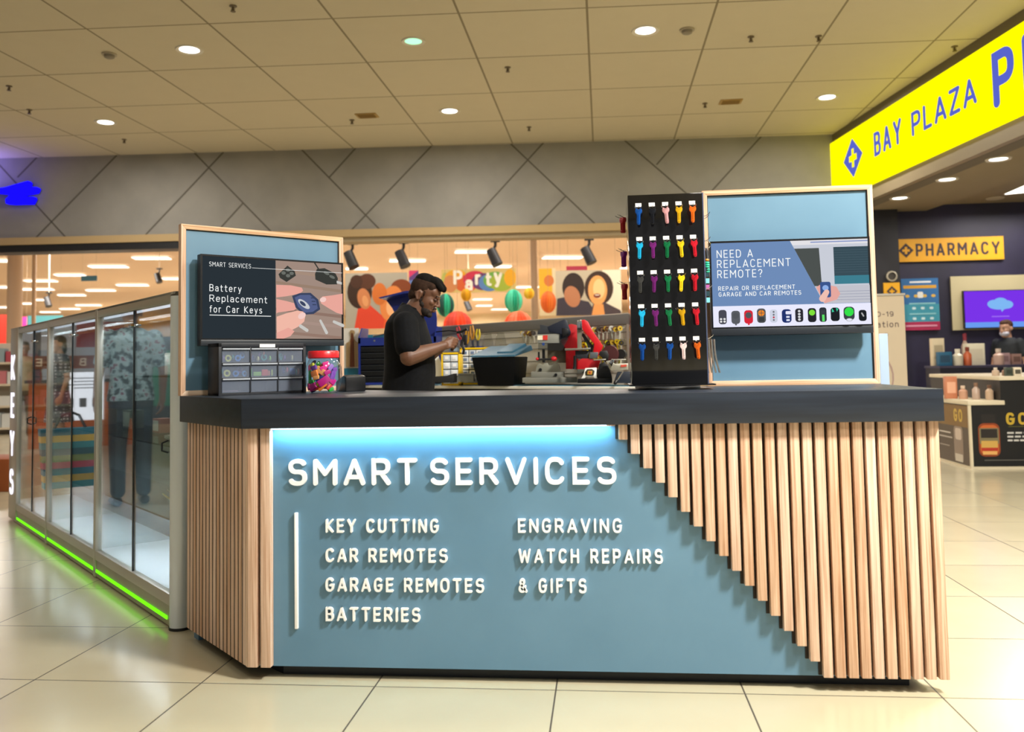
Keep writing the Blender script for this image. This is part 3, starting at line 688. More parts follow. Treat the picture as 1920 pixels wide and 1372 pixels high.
_t = nt.nodes.new('ShaderNodeBsdfTransparent'); _t.inputs[0].default_value = (.86, .89, .93, 1); _d = nt.nodes.new('ShaderNodeBsdfPrincipled'); _d.inputs['Base Color'].default_value = lin('#a3aec2'); _d.inputs['Roughness'].default_value = .12
_x = nt.nodes.new('ShaderNodeMixShader'); _x.inputs[0].default_value = .24; _o = nt.nodes.new('ShaderNodeOutputMaterial'); nt.links.new(_t.outputs[0], _x.inputs[1]); nt.links.new(_d.outputs[0], _x.inputs[2]); nt.links.new(_x.outputs[0], _o.inputs[0])
lipm = P('#a7aeb8', .15)
for r_ in range(3):
    for c_ in range(3):
        xa, xb, za, zb = x0s[c_], x1s[c_], z0s[r_], z1s[r_]
        d = MB().box(xa, xb, .004, .007, za, zb-.006).box(xa, xa+.002, .007, .112, za, zb-.012).box(xb-.002, xb, .007, .112, za, zb-.012).box(xa+.002, xb-.002, .007, .112, za, za+.002).build('drawer', dg, dc)
        MB().box(xa, xb, -.004, .01, zb-.007, zb).build('drawer_lip', lipm, d, bevel=.001)
DT = frameT((o.x, o.y, HT), BA)
def ringpart(x, z, r, col, y=.02, tilt=0, lab='', flat=False):
    r *= 1.22; z += .006
    M4 = DT @ Matrix.Translation((x, y, z)) @ Matrix.Rotation(R(90), 4, 'X') @ Matrix.Rotation(R(tilt), 4, 'Y')
    m = MB(); m.lathe([(r, -.003), (r, .003), (r*.5, .003), (r*.5, -.003)], n=20, closed=True)
    ob = m.build('key_cover', P(col, .5), smooth=True); ob.matrix_world = M4
    return tag(ob, lab, 'key cover', 'ring key covers in the clear drawers')
rows = 'top middle bottom'.split(); cols = 'left middle right'.split()
RC = {'yellow': '#e6e36a', 'blue': '#3f8fe0', 'navy': '#2b3b80', 'teal': '#1fa29a', 'purple': '#7a4fa8', 'cream': '#eee3a0', 'red': '#d0373a', 'light blue': '#63a7e8', 'lime': '#9be04f', 'orange': '#ef7a35'}
for col, x, z, r, tl, where in [
    ('yellow', .052, .155, .0125, 10, 'front of the top left drawer'), ('blue', .094, .155, .0115, 0, 'front of the top left drawer'), ('light blue', .117, .167, .011, 20, 'right end of the top left drawer'), ('purple', .03, .154, .011, 75, 'left end of the top left drawer'), ('teal', .075, .16, .009, 80, 'middle of the top left drawer'),
    ('teal', .215, .157, .012, 0, 'middle of the top middle drawer'), ('red', .152, .16, .012, 65, 'left end of the top middle drawer'), ('navy', .166, .154, .011, 50, 'top middle drawer, near its left end'), ('cream', .184, .15, .01, 84, 'floor of the top middle drawer'), ('purple', .196, .17, .01, 60, 'back of the top middle drawer'), ('lime', .24, .152, .01, 84, 'right end of the top middle drawer'), ('orange', .213, .178, .009, 70, 'upper part of the top middle drawer'),
    ('teal', .295, .16, .013, 40, 'left half of the top right drawer'), ('cream', .355, .153, .012, 70, 'right half of the top right drawer'), ('purple', .312, .153, .01, 70, 'middle of the top right drawer'),
    ('yellow', .046, .09, .0125, 0, 'front of the middle left drawer'), ('blue', .088, .088, .0115, 0, 'front of the middle left drawer'), ('purple', .108, .104, .012, 10, 'upper right of the middle left drawer'), ('teal', .028, .1, .01, 70, 'left end of the middle left drawer'), ('light blue', .125, .087, .0105, 20, 'right end of the middle left drawer'),
    ('purple', .283, .112, .01, 40, 'left end of the middle right drawer'), ('navy', .305, .098, .012, 50, 'left half of the middle right drawer'), ('yellow', .276, .095, .011, 78, 'left end of the middle right drawer'), ('red', .322, .1, .012, 82, 'middle of the middle right drawer'), ('orange', .377, .092, .011, 78, 'right end of the middle right drawer'), ('teal', .368, .09, .01, 70, 'right half of the middle right drawer')]:
    ringpart(x, z, r, RC[col], .022+random.random()*.02, tl, '%s ring key cover in the %s' % (col, where))
def slab(x0, x1, z0, z1, col, lab, y=.02, d=.006):
    ob = MB().box(0, x1-x0, 0, d, 0, z1-z0).build('key_cover', P(col, .5), bevel=.003); ob.matrix_world = DT @ Matrix.Translation((x0, y, z0)); tag(ob, lab, 'key cover', 'flat key covers in the clear drawers')
slab(.201, .231, .081, .11, '#ef5a45', 'coral red rounded key cover in the middle drawer'); slab(.163, .2, .081, .1, '#9fd24b', 'lime green flat key cover in the middle drawer'); slab(.147, .157, .081, .118, '#59c04c', 'green key cover standing at the left of the middle drawer'); slab(.248, .256, .081, .108, '#c9e05a', 'yellow green key cover at the right of the middle drawer', .024)
slab(.235, .245, .081, .104, '#ef8a60', 'peach key cover behind the lime one in the middle drawer', .03); slab(.335, .362, .084, .112, '#2a6fc4', 'bright blue rounded key cover in the middle right drawer')
slab(.03, .1, .0145, .021, '#6b4a5e', 'flat dull pink strip on the floor of the bottom left drawer', .03, .03)

# --- jar of key covers
JL = Vector((.116, .625, HT))
jr = thing('storage_jar', 'clear plastic jar with a red lid full of bright key covers', 'jar', JL); JS = 1.13; jr.scale = (JS, JS, 1.04)
MB().lathe([(.05, 0), (.058, .006), (.066, .03), (.073, .075), (.070, .11), (.060, .138), (.054, .150), (.052, .150), (.058, .137), (.068, .11), (.071, .075), (.064, .031), (.055, .008), (.002, .004), (.002, 0)], n=32).build('jar_body', GLASS((.97, .97, .97), .9, .05), jr, smooth=True)
MB().lathe([(.058, .148), (.061, .151), (.061, .176), (.058, .18), (.0, .18), (.0, .148)], n=36).build('lid', P('#d6222c', .3), jr, smooth=True)
jc = [('lime yellow', '#d8e01c'), ('green', '#25a83c'), ('magenta', '#c2188a'), ('hot pink', '#ee2f9c'), ('purple', '#7b48b4'), ('orange', '#f0862f'), ('red', '#dc3326'), ('peach', '#f2b06a'), ('lavender', '#9a7ad0'), ('dark blue', '#26347c')]
spots = [(-.038, -.03, .118, 0, .2, .05, .02), (-.046, -.028, .075, 1, 1.5, .05, .018), (-.028, -.046, .028, 2, .5, .045, .03), (.018, -.052, .052, 2, .6, .055, .032), (.02, -.04, .105, 3, .4, .045, .03), (.046, -.03, .075, 4, 1.2, .04, .025),
         (-.02, -.05, .084, 5, .3, .035, .028), (-.034, -.044, .050, 1, .1, .04, .016), (.004, -.046, .095, 7, -.6, .05, .026), (.04, -.036, .11, 8, .9, .03, .02), (-.012, -.046, .02, 6, .2, .05, .014), (.012, -.05, .026, 5, .7, .045, .014), (.0, -.052, .062, 9, .5, .04, .014), (.036, -.036, .03, 6, .8, .04, .014), (-.004, -.05, .04, 0, .6, .04, .012), (.05, -.02, .098, 4, .2, .03, .02), (0, -.02, .07, 1, .9, .05, .04), (.02, -.01, .04, 3, .2, .05, .04), (-.02, -.01, .04, 5, .5, .05, .03), (.01, -.02, .115, 6, .5, .05, .03),
         (-.022, -.05, .108, 4, .3, .03, .022), (-.05, -.02, .105, 3, .2, .025, .03), (-.048, -.03, .03, 3, .4, .03, .03), (.045, -.03, .05, 2, .9, .03, .03), (-.012, -.054, .066, 7, .2, .03, .018), (.03, -.045, .088, 2, .5, .03, .02), (-.03, -.03, .13, 9, .4, .03, .014), (.02, -.035, .125, 3, .3, .03, .018), (-.01, -.04, .122, 1, .8, .03, .016), (.035, -.02, .015, 1, .2, .03, .018), (-.03, -.035, .012, 9, .2, .03, .016), (0, 0, .05, 4, .2, .07, .06), (0, 0, .09, 2, .2, .07, .05)]
heights = lambda z: 'near the bottom' if z < .035 else ('low' if z < .062 else ('half way up' if z < .09 else 'near the top'))
seen = set()
for x, y, z, ci, a, w, h in spots:
    n_, c = jc[ci]; lab = '%s key cover %s of the red lidded jar, %s' % (n_, heights(z), 'left side' if x < -.015 else ('right side' if x > .015 else 'middle'))
    if y > -.025: lab = '%s key cover deep inside the red lidded jar, %s' % (n_, heights(z))
    ob = MB().box(-w/2, w/2, -.006, .006, -h/2, h/2).build('key_cover', P(c, .4), bevel=.005)
    # sit it flat against the inside of the jar
    ang = math.atan2(y, x)+math.pi/2
    ob.matrix_world = Matrix.Translation(JL+Vector((x*JS, y*JS, z*1.04))) @ Matrix.Rotation(ang, 4, 'Z') @ Matrix.Rotation(-a, 4, 'Y')
    tag(ob, lab, 'key cover', 'key covers in the jar')
# --- card terminal
tm = thing('card_terminal', 'black boxy card terminal on the worktop beside the jar', 'card terminal', (.172, .775, HT), R(38))
MB().prism([(-.0, 0), (.13, 0), (.13, .045), (.03, .075), (0, .07)], 0, .1, plane='yz').build('body', BLACK, tm, bevel=.006)
m2 = MB()
for i in range(3):
    for j in range(3): m2.box(.02+i*.024, .036+i*.024, .055+j*.02, .069+j*.02, .052-j*.006, .07-j*.006)
m2.build('keypad', P('#33363c', .5), tm)
MB().box(.012, .088, .028, .04, .07, .0765).build('display', P('#3a3c38', .2), tm)

# ================================================================== key tool tower
TX0, TX1, TY0, TY1, TZ0, TZ1 = 1.474, 1.768, .315, .60, 1.0715, 1.829
tw = thing('display_tower', 'tall glossy black revolving tower hung with coloured key tools', 'display stand', ((TX0+TX1)/2, (TY0+TY1)/2, HT))
ox, oy = (TX0+TX1)/2, (TY0+TY1)/2
def tl(x, y, z): return (x-ox, y-oy, z-HT)
a, b_ = tl(TX0, TY0, TZ0), tl(TX1, TY1, TZ1)
MB().box(a[0], b_[0], a[1], b_[1], a[2], b_[2]).build('column', P('#0d0d0f', .09, coat=.3), tw, bevel=.002)
MB().box(a[0]-.012, b_[0]+.03, a[1]-.008, b_[1], a[2]-.005, a[2]).build('base_plate', BLACK, tw)
MB().lathe([(.13, 0), (.132, .003), (.132, .013), (.128, .0165), (0, .0165), (0, 0)], n=48).build('turntable', P('#cfccc6', .22, .85), tw, smooth=True)
MB().box(b_[0]-.0005, b_[0]+.004, a[1]-.001, a[1]+.012, a[2], b_[2]).build('edge_strip', P('#4a5570', .3), tw)
TOOLC = {'blue': '#0f55b0', 'navy': '#14171f', 'pink': '#eeb0b8', 'gold': '#e8b414', 'orange': '#f4701a', 'sky blue': '#19b4ea', 'purple': '#77207a', 'green': '#0b7a48', 'yellow': '#f7d31a', 'red': '#d81a30', 'charcoal': '#3b3c3c', 'pale pink': '#f6dad8', 'brick red': '#a8282e'}
TROWS = [['blue', 'navy', 'pink', 'gold', 'orange'], ['sky blue', 'purple', 'green', 'yellow', 'red'], ['charcoal', 'purple', 'green', 'yellow', 'red'], ['sky blue', 'purple', 'green', 'gold', 'red'], ['blue', 'charcoal', 'blue', 'pale pink', 'orange']]
ORD = ['top', 'second', 'third', 'fourth', 'bottom']; CORD = ['leftmost', 'second', 'middle', 'fourth', 'rightmost']
TZ = [1.787, 1.651, 1.516, 1.382, 1.249]
def tool_proto(col):
    """little key shaped multi tool: ears, slotted body, round tip"""
    pts = [(-.0075, -.010), (-.0125, -.004), (-.0135, .005), (-.010, .012), (-.006, .0135), (-.004, .009), (.004, .009), (.006, .0135), (.010, .012), (.0135, .005), (.0125, -.004), (.0075, -.010),
           (.0065, -.018), (.0068, -.044), (.0045, -.052), (-.0045, -.052), (-.0068, -.044), (-.0065, -.018)]
    r = MB().prism(pts, -.005, .005).build('key_tool', P(col, .3, .25), bevel=.0016)
    MB().box(-.0016, .0016, -.0062, -.0048, -.040, -.012).build('slot', P(col, .15, .5), r)
    MB().cyl((0, -.0066, -.046), (0, .0066, -.046), .0028, n=10).build('tip_rivet', P(col, .2, .6), r, smooth=True)
    MB().tube([(-.010, -.002, .010), (-.0125, -.010, .015), (-.0135, -.016, .0195)], .0011, 6).build('prong', CHROME, r, smooth=True)
    MB().tube([(.010, -.002, .010), (.0125, -.010, .015), (.0135, -.016, .0195)], .0011, 6).build('prong', CHROME, r, smooth=True)
    return r
protos = {}
for ri, row in enumerate(TROWS):
    for ci, cn in enumerate(row):
        x = 1.516+ci*.0528; z = TZ[ri]+.002*ci/4
        if cn not in protos: t = protos[cn] = tool_proto(TOOLC[cn])
        else: t = copy_tree(protos[cn])
        t.location = (x+random.uniform(-.002, .002), TY0-.024, z-.030); t.rotation_euler = (R(4), R(random.uniform(-5, 4)), R(random.uniform(-16, 10)))
        tag(t, '%s key tool on the %s hook of the tower\'s %s row' % (cn, CORD[ci], ORD[ri]), 'key tool', 'key tools on the front of the tower')
        q = tl(x, TY0, z)
        MB().box(q[0]-.012, q[0]+.012, q[1]-.002, q[1]-.0004, q[2]-.007, q[2]+.008).build('price_tag', WHITE, tw)
        MB().tube([(q[0], q[1], q[2]-.012), (q[0], q[1]-.018, q[2]-.014), (q[0], q[1]-.034, q[2]-.016), (q[0], q[1]-.04, q[2]-.009)], .0011, 6).build('hook', CHROME, tw, smooth=True)
for z, cn, nm in [(1.742, 'brick red', 'top'), (1.602, 'purple', 'middle'), (1.468, 'brick red', 'lowest')]:
    t = tool_proto(TOOLC[cn]) if cn not in protos else copy_tree(protos[cn])
    protos[cn] = protos.get(cn, t)
    t.location = (TX0-.019, .40, z); t.rotation_euler = (0, 0, R(-62)); t.scale = (1.25, 1.6, 1.0)
    tag(t, '%s key tool hung on the tower\'s left side, %s of three' % (cn, nm), 'key tool', 'key tools on the left side of the tower')
    q = tl(TX0, .40, z+.018)
    MB().tube([(q[0], q[1], q[2]), (q[0]-.03, q[1], q[2]-.002), (q[0]-.04, q[1], q[2]+.008)], .0012, 6).build('hook', CHROME, tw, smooth=True)
hk = []
for z, y in [(1.745, .39), (1.74, .43), (1.645, .40), (1.45, .39), (1.25, .40)]:
    q = tl(TX1, y, z)
    MB().tube([(q[0], q[1], q[2]), (q[0]+.022, q[1], q[2]+.003), (q[0]+.034, q[1], q[2]+.012), (q[0]+.037, q[1], q[2]+.018)], .0016, 6).build('hook', CHROME, tw, smooth=True)
kr = thing('beaded_key_ring', 'silver key ring with a teal beaded strap, hung on the tower\'s right side', 'key ring', (TX1+.02, .40, 1.645))
MB().lathe([(.016, -.0015), (.0175, 0), (.016, .0015), (.0145, 0)], n=22, closed=True, T=Matrix.Rotation(R(80), 4, 'X') @ Matrix.Translation((0, -.014, 0))).build('ring', CHROME, kr, smooth=True)
MB().cyl((0, 0, -.03), (.003, 0, -.075), .0045, n=10).build('clasp', CHROME, kr, smooth=True)
MB().lathe([(.007, -.08), (.009, -.076), (.007, -.072)], n=12, closed=True).build('cap', P('#d98a2a', .4), kr, smooth=True)
m2 = MB()
for k in range(5): m2.ell((.001*(k % 2), 0, -.088-k*.009), (.011, .009, .006), nu=12, nv=7)
m2.build('beads', P('#18b08c', .4), kr, smooth=True)
lb = thing('patterned_lanyard', 'patterned teal and pink lanyard hung below the beaded key ring', 'lanyard', (TX1+.015, .395, 1.52))
m2 = MB()
for k in range(5): m2.box(-.006, .012, -.001, .001, -.02-k*.026, .0-k*.026, k % 3)
m2.build('strap', [P('#123a44', .5), P('#7ad0d8', .5), P('#b05aa0', .5)], lb)
MB().box(-.003, .009, -.003, .003, 0, .02).build('clip', P('#16161a', .4), lb)
for k in range(4):
    mb = MB(); xx = .004+k*.011
    pts = [(xx, 0, .0), (xx+.001, 0, -.04), (xx+.001+k*.0012, 0, -.075), (xx+.003+k*.003, 0, -.11), (xx+.006+k*.004, 0, -.135)]
    for (p, q) in zip(pts, pts[1:]):
        mb.add([(p[0]-.003, -.011, p[2]), (p[0]+.002, -.011, p[2]), (q[0]+.002, -.011, q[2]), (q[0]-.003, -.011, q[2]), (p[0]-.003, .011, p[2]), (p[0]+.002, .011, p[2]), (q[0]+.002, .011, q[2]), (q[0]-.003, .011, q[2])],
               [(0, 3, 2, 1), (4, 5, 6, 7), (0, 1, 5, 4), (3, 7, 6, 2), (0, 4, 7, 3), (1, 2, 6, 5)])
    o_ = mb.build('shoe_horn', P('#c4c2bb', .25, .9), loc=(0, 0, 0)); o_.location = (TX1+.003, .40, 1.248)
    tag(o_, 'curved silver metal blade low on the tower\'s right side, %s from the tower' % ['nearest', 'second', 'third', 'farthest'][k], 'shoe horn', 'silver blades hung on the tower')

# ================================================================== glass showcase running back along the left
SC0 = Vector((-.566, .591)); SH = 1.523
CA = R(135)                               # local x runs from the near post to the far end; local -y... inside is at y < 0
CT = frameT((SC0.x, SC0.y, 0), CA)
sc = thing('glass_showcase', 'long aluminium framed glass showcase with a green light line along its base', 'showcase', (SC0.x, SC0.y, 0), CA)
# in this frame the outer face lies on y = 0 and the inside is towards -y
DP = -.46; BAYS = [.09, 1.36, 2.63, 3.70]; XE = 4.0
MB().cyl((.045, -.045, .012), (.045, -.045, SH-.02), .047, n=24).build('corner_post', P('#dfe7ea', .25, .1), sc, smooth=True)
MB().cyl((.045, -.045, SH-.02), (.045, -.045, SH), .047, .042, n=24).build('post_cap', P('#4a4640', .4), sc, smooth=True)
MB().cyl((.045, -.045, 0), (.045, -.045, .012), .05, n=24).build('post_foot', BLACK, sc, smooth=True)
MB().box(.01, .06, DP, DP+.04, .0, SH).build('rear_post', ALUS, sc)
for x in (1.36, 2.63):
    MB().box(x-.022, x+.022, -.035, .002, .01, SH-.002).build('mullion', ALU, sc, bevel=.003)
MB().box(3.70, XE, -.03, .003, .02, SH).build('end_panel', ALU, sc, bevel=.003)
MB().box(.05, XE, -.035, .0, SH-.05, SH).build('top_rail', ALU, sc, bevel=.004)
MB().box(.05, XE, -.034, -.0, .105, .155).build('bottom_rail', ALU, sc, bevel=.002)
MB().box(.05, XE, -.03, -.006, .012, .105).build('skirt', NOISY('#a59c8c', '#aea595', 5, .35, metal=.5, name='brushed_skirt'), sc)
GREEN = EM('#6cff14', 1.6)
for xa, xb in ((.10, 1.335), (1.385, 2.605), (2.655, 3.69)):
    MB().box(xa, xb, -.006, -.001, .036, .052).build('light_line', GREEN, sc, bevel=.001)
lamp('AREA', tuple(CT @ Vector((1.9, .02, .05))), .25, (.35, 1, .08), 3.4, .02, target=tuple(CT @ Vector((1.9, .25, 0))), name='green_line_lamp')
MB().box(.02, XE, DP, -.03, .135, .15).build('base_deck', P('#e9eef5', .35), sc)
MB().box(.02, XE, DP, -.0, SH-.012, SH-.001).build('roof_panel', P('#a9a49a', .4), sc)
bp = MB()
MATB = P('#cfc6ae', .5)
bp.box(.05, 1.36, DP, DP+.015, .155, SH-.05)
for k in range(9): bp.box(.06, 1.35, DP+.015, DP+.0165, .2+k*.145, .209+k*.145, 1)
bp.build('slat_back', [MATB, P('#7d766a', .6)], sc)
MB().box(1.36, XE, DP, DP+.012, .155, SH-.05).build('back_panel', P('#59616b', .3), sc)
for x in (1.36, 2.63): MB().box(x-.004, x+.004, DP+.02, -.04, .16, SH-.06).build('partition', GLASS((.9, .95, .95), .7), sc)
GP = GLASS((.84, .88, .89), 1.5, .10)
xs = [.09, .66, 1.338, 1.382, 1.985, 2.608, 2.652, 3.19, 3.70]
for xa, xb in ((.09, .665), (.672, 1.338), (1.382, 1.985), (1.992, 2.608), (2.652, 3.18), (3.187, 3.70)):
    MB().box(xa, xb, -.020, -.014, .155, SH-.05).build('glass_door', GP, sc)
for x in (.6685, 1.9885, 3.1835):
    MB().box(x-.006, x+.006, -.024, -.010, .15, SH-.05).build('door_edge', P('#23282a', .3), sc)
    MB().box(x-.06, x+.06, -.012, .004, SH-.135, SH-.122).build('door_lock', CHROME, sc, bevel=.002)
for x in (.125, 3.22):
    MB().tube([(x, -.013, .84), (x-.0, .014, .83), (x, .014, .795), (x, -.013, .785)], .005, 8).build('door_handle', BLACK, sc, smooth=True)
for xa, xb in ((.1, 1.34), (1.38, 2.61), (2.65, 3.69)):
    for z in (.46, .80, 1.13):
        MB().box(xa, xb, DP+.02, -.05, z, z+.007).build('glass_shelf', GLASS((.86, .93, .91), .5, .03), sc)
        MB().box(xa, xb, -.052, -.049, z, z+.007).build('shelf_edge', P('#3c4a48', .2), sc)
ltr = MB()
for k, ch in enumerate('KEYS'):
    m3 = MB(); text(m3, ch, 0, 0, .2, .15, y0=0, y1=.006)
    xm = max(v[0] for v in m3.v)
    # upright letters one above the other; mirrored in x because the showcase frame runs the other way
    ltr.add([(3.87-(v[0]-xm/2)*1.15, .0035+(.006-v[1]), 1.31-k*.30-.2+v[2]) for v in m3.v], m3.f)
ltr.build('keys_lettering', EM('#f4f0ff', 1.3), sc)
# its own lamps: a light bar under the roof and one along the deck
MB().box(.1, 3.65, -.07, -.05, SH-.055, SH-.045).build('light_bar', EM('#eaf2ff', 2), sc)
for xa in (.72, 2.0, 3.15):
    lamp('AREA', tuple(CT @ Vector((xa, -.18, SH-.07))), 7, (.90, .95, 1), 1.1, .1, target=tuple(CT @ Vector((xa, -.22, 0))), name='showcase_lamp')
    lamp('AREA', tuple(CT @ Vector((xa, -.10, .44))), 6, (.86, .93, 1), 1.1, .05, target=tuple(CT @ Vector((xa, -.22, .15))), name='showcase_lamp')
# end face towards the counter
MB().box(.012, .018, DP+.04, -.08, .155, SH-.05).build('end_glass', GLASS((.93, .96, .95), .6), sc)
MB().box(.0, .02, DP+.03, -.08, .02, .155).build('end_skirt', ALU, sc)
MB().box(.02, .03, DP+.04, -.085, .17, .44).build('white_end_panel', P('#f2f6fa', .4), sc)  # plain white board just inside the end glass
# things on the near shelves
def onshelf(ob, x, y, z, rz=0, rx=0):
    ob.matrix_world = CT @ Matrix.Translation((x, y, z)) @ Matrix.Rotation(rz, 4, 'Z') @ Matrix.Rotation(rx, 4, 'X')
for k, (x, y, c, n_) in enumerate([(.20, -.20, '#d9774e', 'orange'), (.27, -.26, '#e0b060', 'amber'), (.33, -.18, '#c9c4b4', 'silver'), (.39, -.24, '#c98a56', 'copper'), (.46, -.2, '#b9b2a0', 'pewter'), (.54, -.23, '#d8c48a', 'pale gold'), (.24, -.14, '#c0b49a', 'sand'), (.6, -.18, '#a8a294', 'grey')]):
    t = MB(); t.ell((0, 0, .012), (.036, .03, .012), nu=14, nv=8)
    for q in range(4): t.box(-.03+q*.016, -.02+q*.016, -.03, .02, .018+.002*q, .022+.002*q)
    ob = t.build('key_bundle', P(c, .3, .5), smooth=True); onshelf(ob, x, y, .808, k*.7)
    tag(ob, 'heap of %s keys on the middle shelf of the near showcase bay' % n_, 'keys', 'key heaps on the showcase shelf')
for k, (x, y, c1, c2, n_) in enumerate([(.36, -.22, '#b9604f', '#9fa79c', 'red topped'), (.24, -.16, '#c7cac0', '#cdb872', 'gold patterned'), (.5, -.3, '#8fa0a4', '#6e7f86', 'grey blue')]):
    ob = MB().box(-.07, .07, 0, .004, 0, .16, 1).box(-.07, .07, -.002, .0, .13, .16, 0).box(-.05, .05, -.003, .0, .02, .1, 0).build('key_card', [P(c1, .5), P(c2, .5)])
    onshelf(ob, x, y, .469, R(170), R(50)); tag(ob, '%s packet lying tilted on the lowest glass shelf of the showcase' % n_, 'packet', 'packets in the showcase')
for k, (x, z, c, n_) in enumerate([(.22, 1.30, '#c8b05a', 'brass'), (.30, 1.26, '#bfbab0', 'silver'), (.38, 1.31, '#b59a4a', 'old brass'), (.46, 1.27, '#d0ccc0', 'bright steel'), (.54, 1.29, '#a88a3c', 'bronze')]):
    t = MB().lathe([(.012, -.002), (.012, .002), (.006, .002), (.006, -.002)], n=14, closed=True, T=Matrix.Rotation(R(90), 4, 'X')).box(-.004, .004, -.001, .001, -.06, -.01)
    ob = t.build('hanging_key', P(c, .3, .8)); onshelf(ob, x, DP+.022, z, R(180)); tag(ob, '%s key hung on the slatted back of the near showcase bay' % n_, 'key', 'keys hung in the showcase')
for k, (x, z, w, h, c, n_) in enumerate([(.28, 1.14, .16, .13, '#8a7b3e', 'gold green'), (.52, 1.14, .12, .1, '#9a8c74', 'tan'), (.9, 1.14, .14, .12, '#b8b2a2', 'pale grey'), (1.12, .811, .12, .08, '#a0624e', 'rust red'), (1.7, .811, .16, .11, '#8c8678', 'stone grey'), (2.3, .811, .15, .1, '#6f5a48', 'brown')]):
    ob = MB().box(-w/2, w/2, -.04, .04, 0, h).box(-w/2+.01, w/2-.01, .04, .0412, .01, h-.01, 1).build('gift_box', [P(c, .5), P('#d8d2c2', .5)], bevel=.003); onshelf(ob, x, -.3, z)
    tag(ob, '%s gift box on a glass shelf inside the showcase' % n_, 'box', 'gift boxes in the showcase')

# ================================================================== bench, rear display wall and tools behind the counter
BZ = 1.0
A_ = atz(662, 722, BZ); B_ = atz(1215, 724.7, BZ)
bd = (B_-A_); bd.z = 0; BLn = bd.length; bang = math.atan2(bd.y, bd.x); BT = frameT((A_.x, A_.y, 0), bang)
wb = thing('work_bench', 'white edged work bench behind the counter', 'bench', (A_.x, A_.y, 0), bang)
R0 = Vector((-.157, 4.775)); GR = Vector((.7427, -.6697)); ra = math.atan2(GR.y, GR.x); RT = frameT((R0.x, R0.y, 0), ra)
BI = BT.inverted()
def bq(t, n): v = BI @ (RT @ Vector((t, n, 0))); return (v.x, v.y)
bk0, bk1 = bq(-.48, -.12), bq(2.25, -.12)
def bench_poly(e, n): return [(e, n), (BLn-e, n), (bk1[0]-e, bk1[1]-.01-n*.5), (bk0[0]+e, bk0[1]-.01-n*.5), (e, bk0[1]-.01-n*.5)]
MB().prism(bench_poly(0, -.01), BZ-.022, BZ, plane='xy').build('bench_top', P('#e6e4dc', .4), wb, bevel=.003)
MB().prism(bench_poly(.02, .03), 0, BZ-.022, plane='xy').build('cabinet_body', P('#15171b', .5), wb)
mat_ = MB().prism(bench_poly(.02, .012), BZ, BZ+.004, plane='xy').build('bench_mat', NOISY('#3f6f86', '#487a91', 6, .6, name='teal_mat')); mat_.matrix_world = BT
tag(mat_, 'teal rubber mat covering the work bench behind the counter', 'mat')
ZB = BZ+.0042
R0 = Vector((-.157, 4.775)); GR = Vector((.7427, -.6697)); ra = math.atan2(GR.y, GR.x); RT = frameT((R0.x, R0.y, 0), ra)
dw = thing('slat_wall', 'grey topped slat wall hung with key blanks behind the work bench', 'display wall', (R0.x, R0.y, 0), ra)
MB().box(-.5, 2.315, .0, .03, 1.44, 1.52).build('top_band', P('#6c6a66', .45), dw, bevel=.002)
MB().box(-.5, 2.315, .0, .03, 1.514, 1.522).build('top_edge', P('#d8cfc0', .4), dw)
mb = MB().box(-.5, 2.315, .012, .03, .6, 1.44)
for k in range(7): mb.box(-.5, 2.315, .009, .012, .78+k*.1, .786+k*.1, 1)
mb.build('slat_panel', [P('#cfcbbf', .5), P('#8d897e', .6)], dw)
MB().box(2.29, 2.33, -.012, .03, .95, 1.44).build('end_post', ALU, dw)
for z, xa, xb in ((1.428, .38, 2.29), (1.328, .9, 2.29), (1.226, 1.5, 2.29)):
    MB().cyl((xa, -.028, z), (xb, -.028, z), .004, n=8).build('hanging_rail', P('#a7a39a', .3, .8), dw, smooth=True)
MB().box(.25, .95, -.09, .01, 1.275, 1.285).build('shelf', ALU, dw)
def on(ob, T, x, y, z, rz=0, ry=0): ob.matrix_world = T @ Matrix.Translation((x, y, z)) @ Matrix.Rotation(rz, 4, 'Z') @ Matrix.Rotation(ry, 4, 'Y'); return ob
kcol = [('brass', '#c9a93a'), ('silver', '#c9c6bd'), ('yellow', '#d8d32a'), ('brown', '#6a4a34'), ('dark', '#3f3a36')]
kp = {}
for n_, c in kcol:
    m2 = MB().lathe([(.019, -.002), (.019, .002), (.006, .002), (.006, -.002)], n=14, closed=True, T=Matrix.Translation((0, 0, 0)) @ Matrix.Rotation(R(90), 4, 'X'))
    kb = m2.build('key_blank', P(c, .35, .6)); kp[n_] = kb
    MB().prism([(-.0065, -.017), (.0065, -.017), (.0065, -.066), (0, -.082), (-.004, -.074), (-.003, -.064), (-.0065, -.054), (-.004, -.04)], -.002, .002).build('blade', P('#c0bca8' if n_ != 'yellow' else c, .3, .7), kb)
used = set()
for ri, (z, xa, xb) in enumerate(((1.414, 1.73, 2.285), (1.314, 1.78, 2.285), (1.212, 1.9, 2.285), (1.414, 1.19, 1.37))):
    n = int((xb-xa)/.021)
    for k in range(n):
        cn = random.choice(['silver', 'brass', 'brown', 'dark', 'brown']) if ri in (0, 3) else random.choice(['brass', 'yellow', 'dark', 'brown', 'yellow'])
        if cn not in used: o_ = kp[cn]; used.add(cn)
        else: o_ = copy_tree(kp[cn])
        on(o_, RT, xa+k*.021, -.03-.012*(k % 2), z-.006*(k % 3), R(random.uniform(20, 60)), R(random.uniform(-8, 8)))
        where = ['top row beside the tower', 'second row beside the tower', 'lowest row beside the tower', 'short row above the bin'][ri]
        tag(o_, '%s key blank hung in the %s' % (cn, where), 'key', '%s key blanks in the %s' % (cn, where))
for n_ in kp:
    if n_ not in used: [bpy.data.objects.remove(q) for q in list(kp[n_].children)+[kp[n_]]]
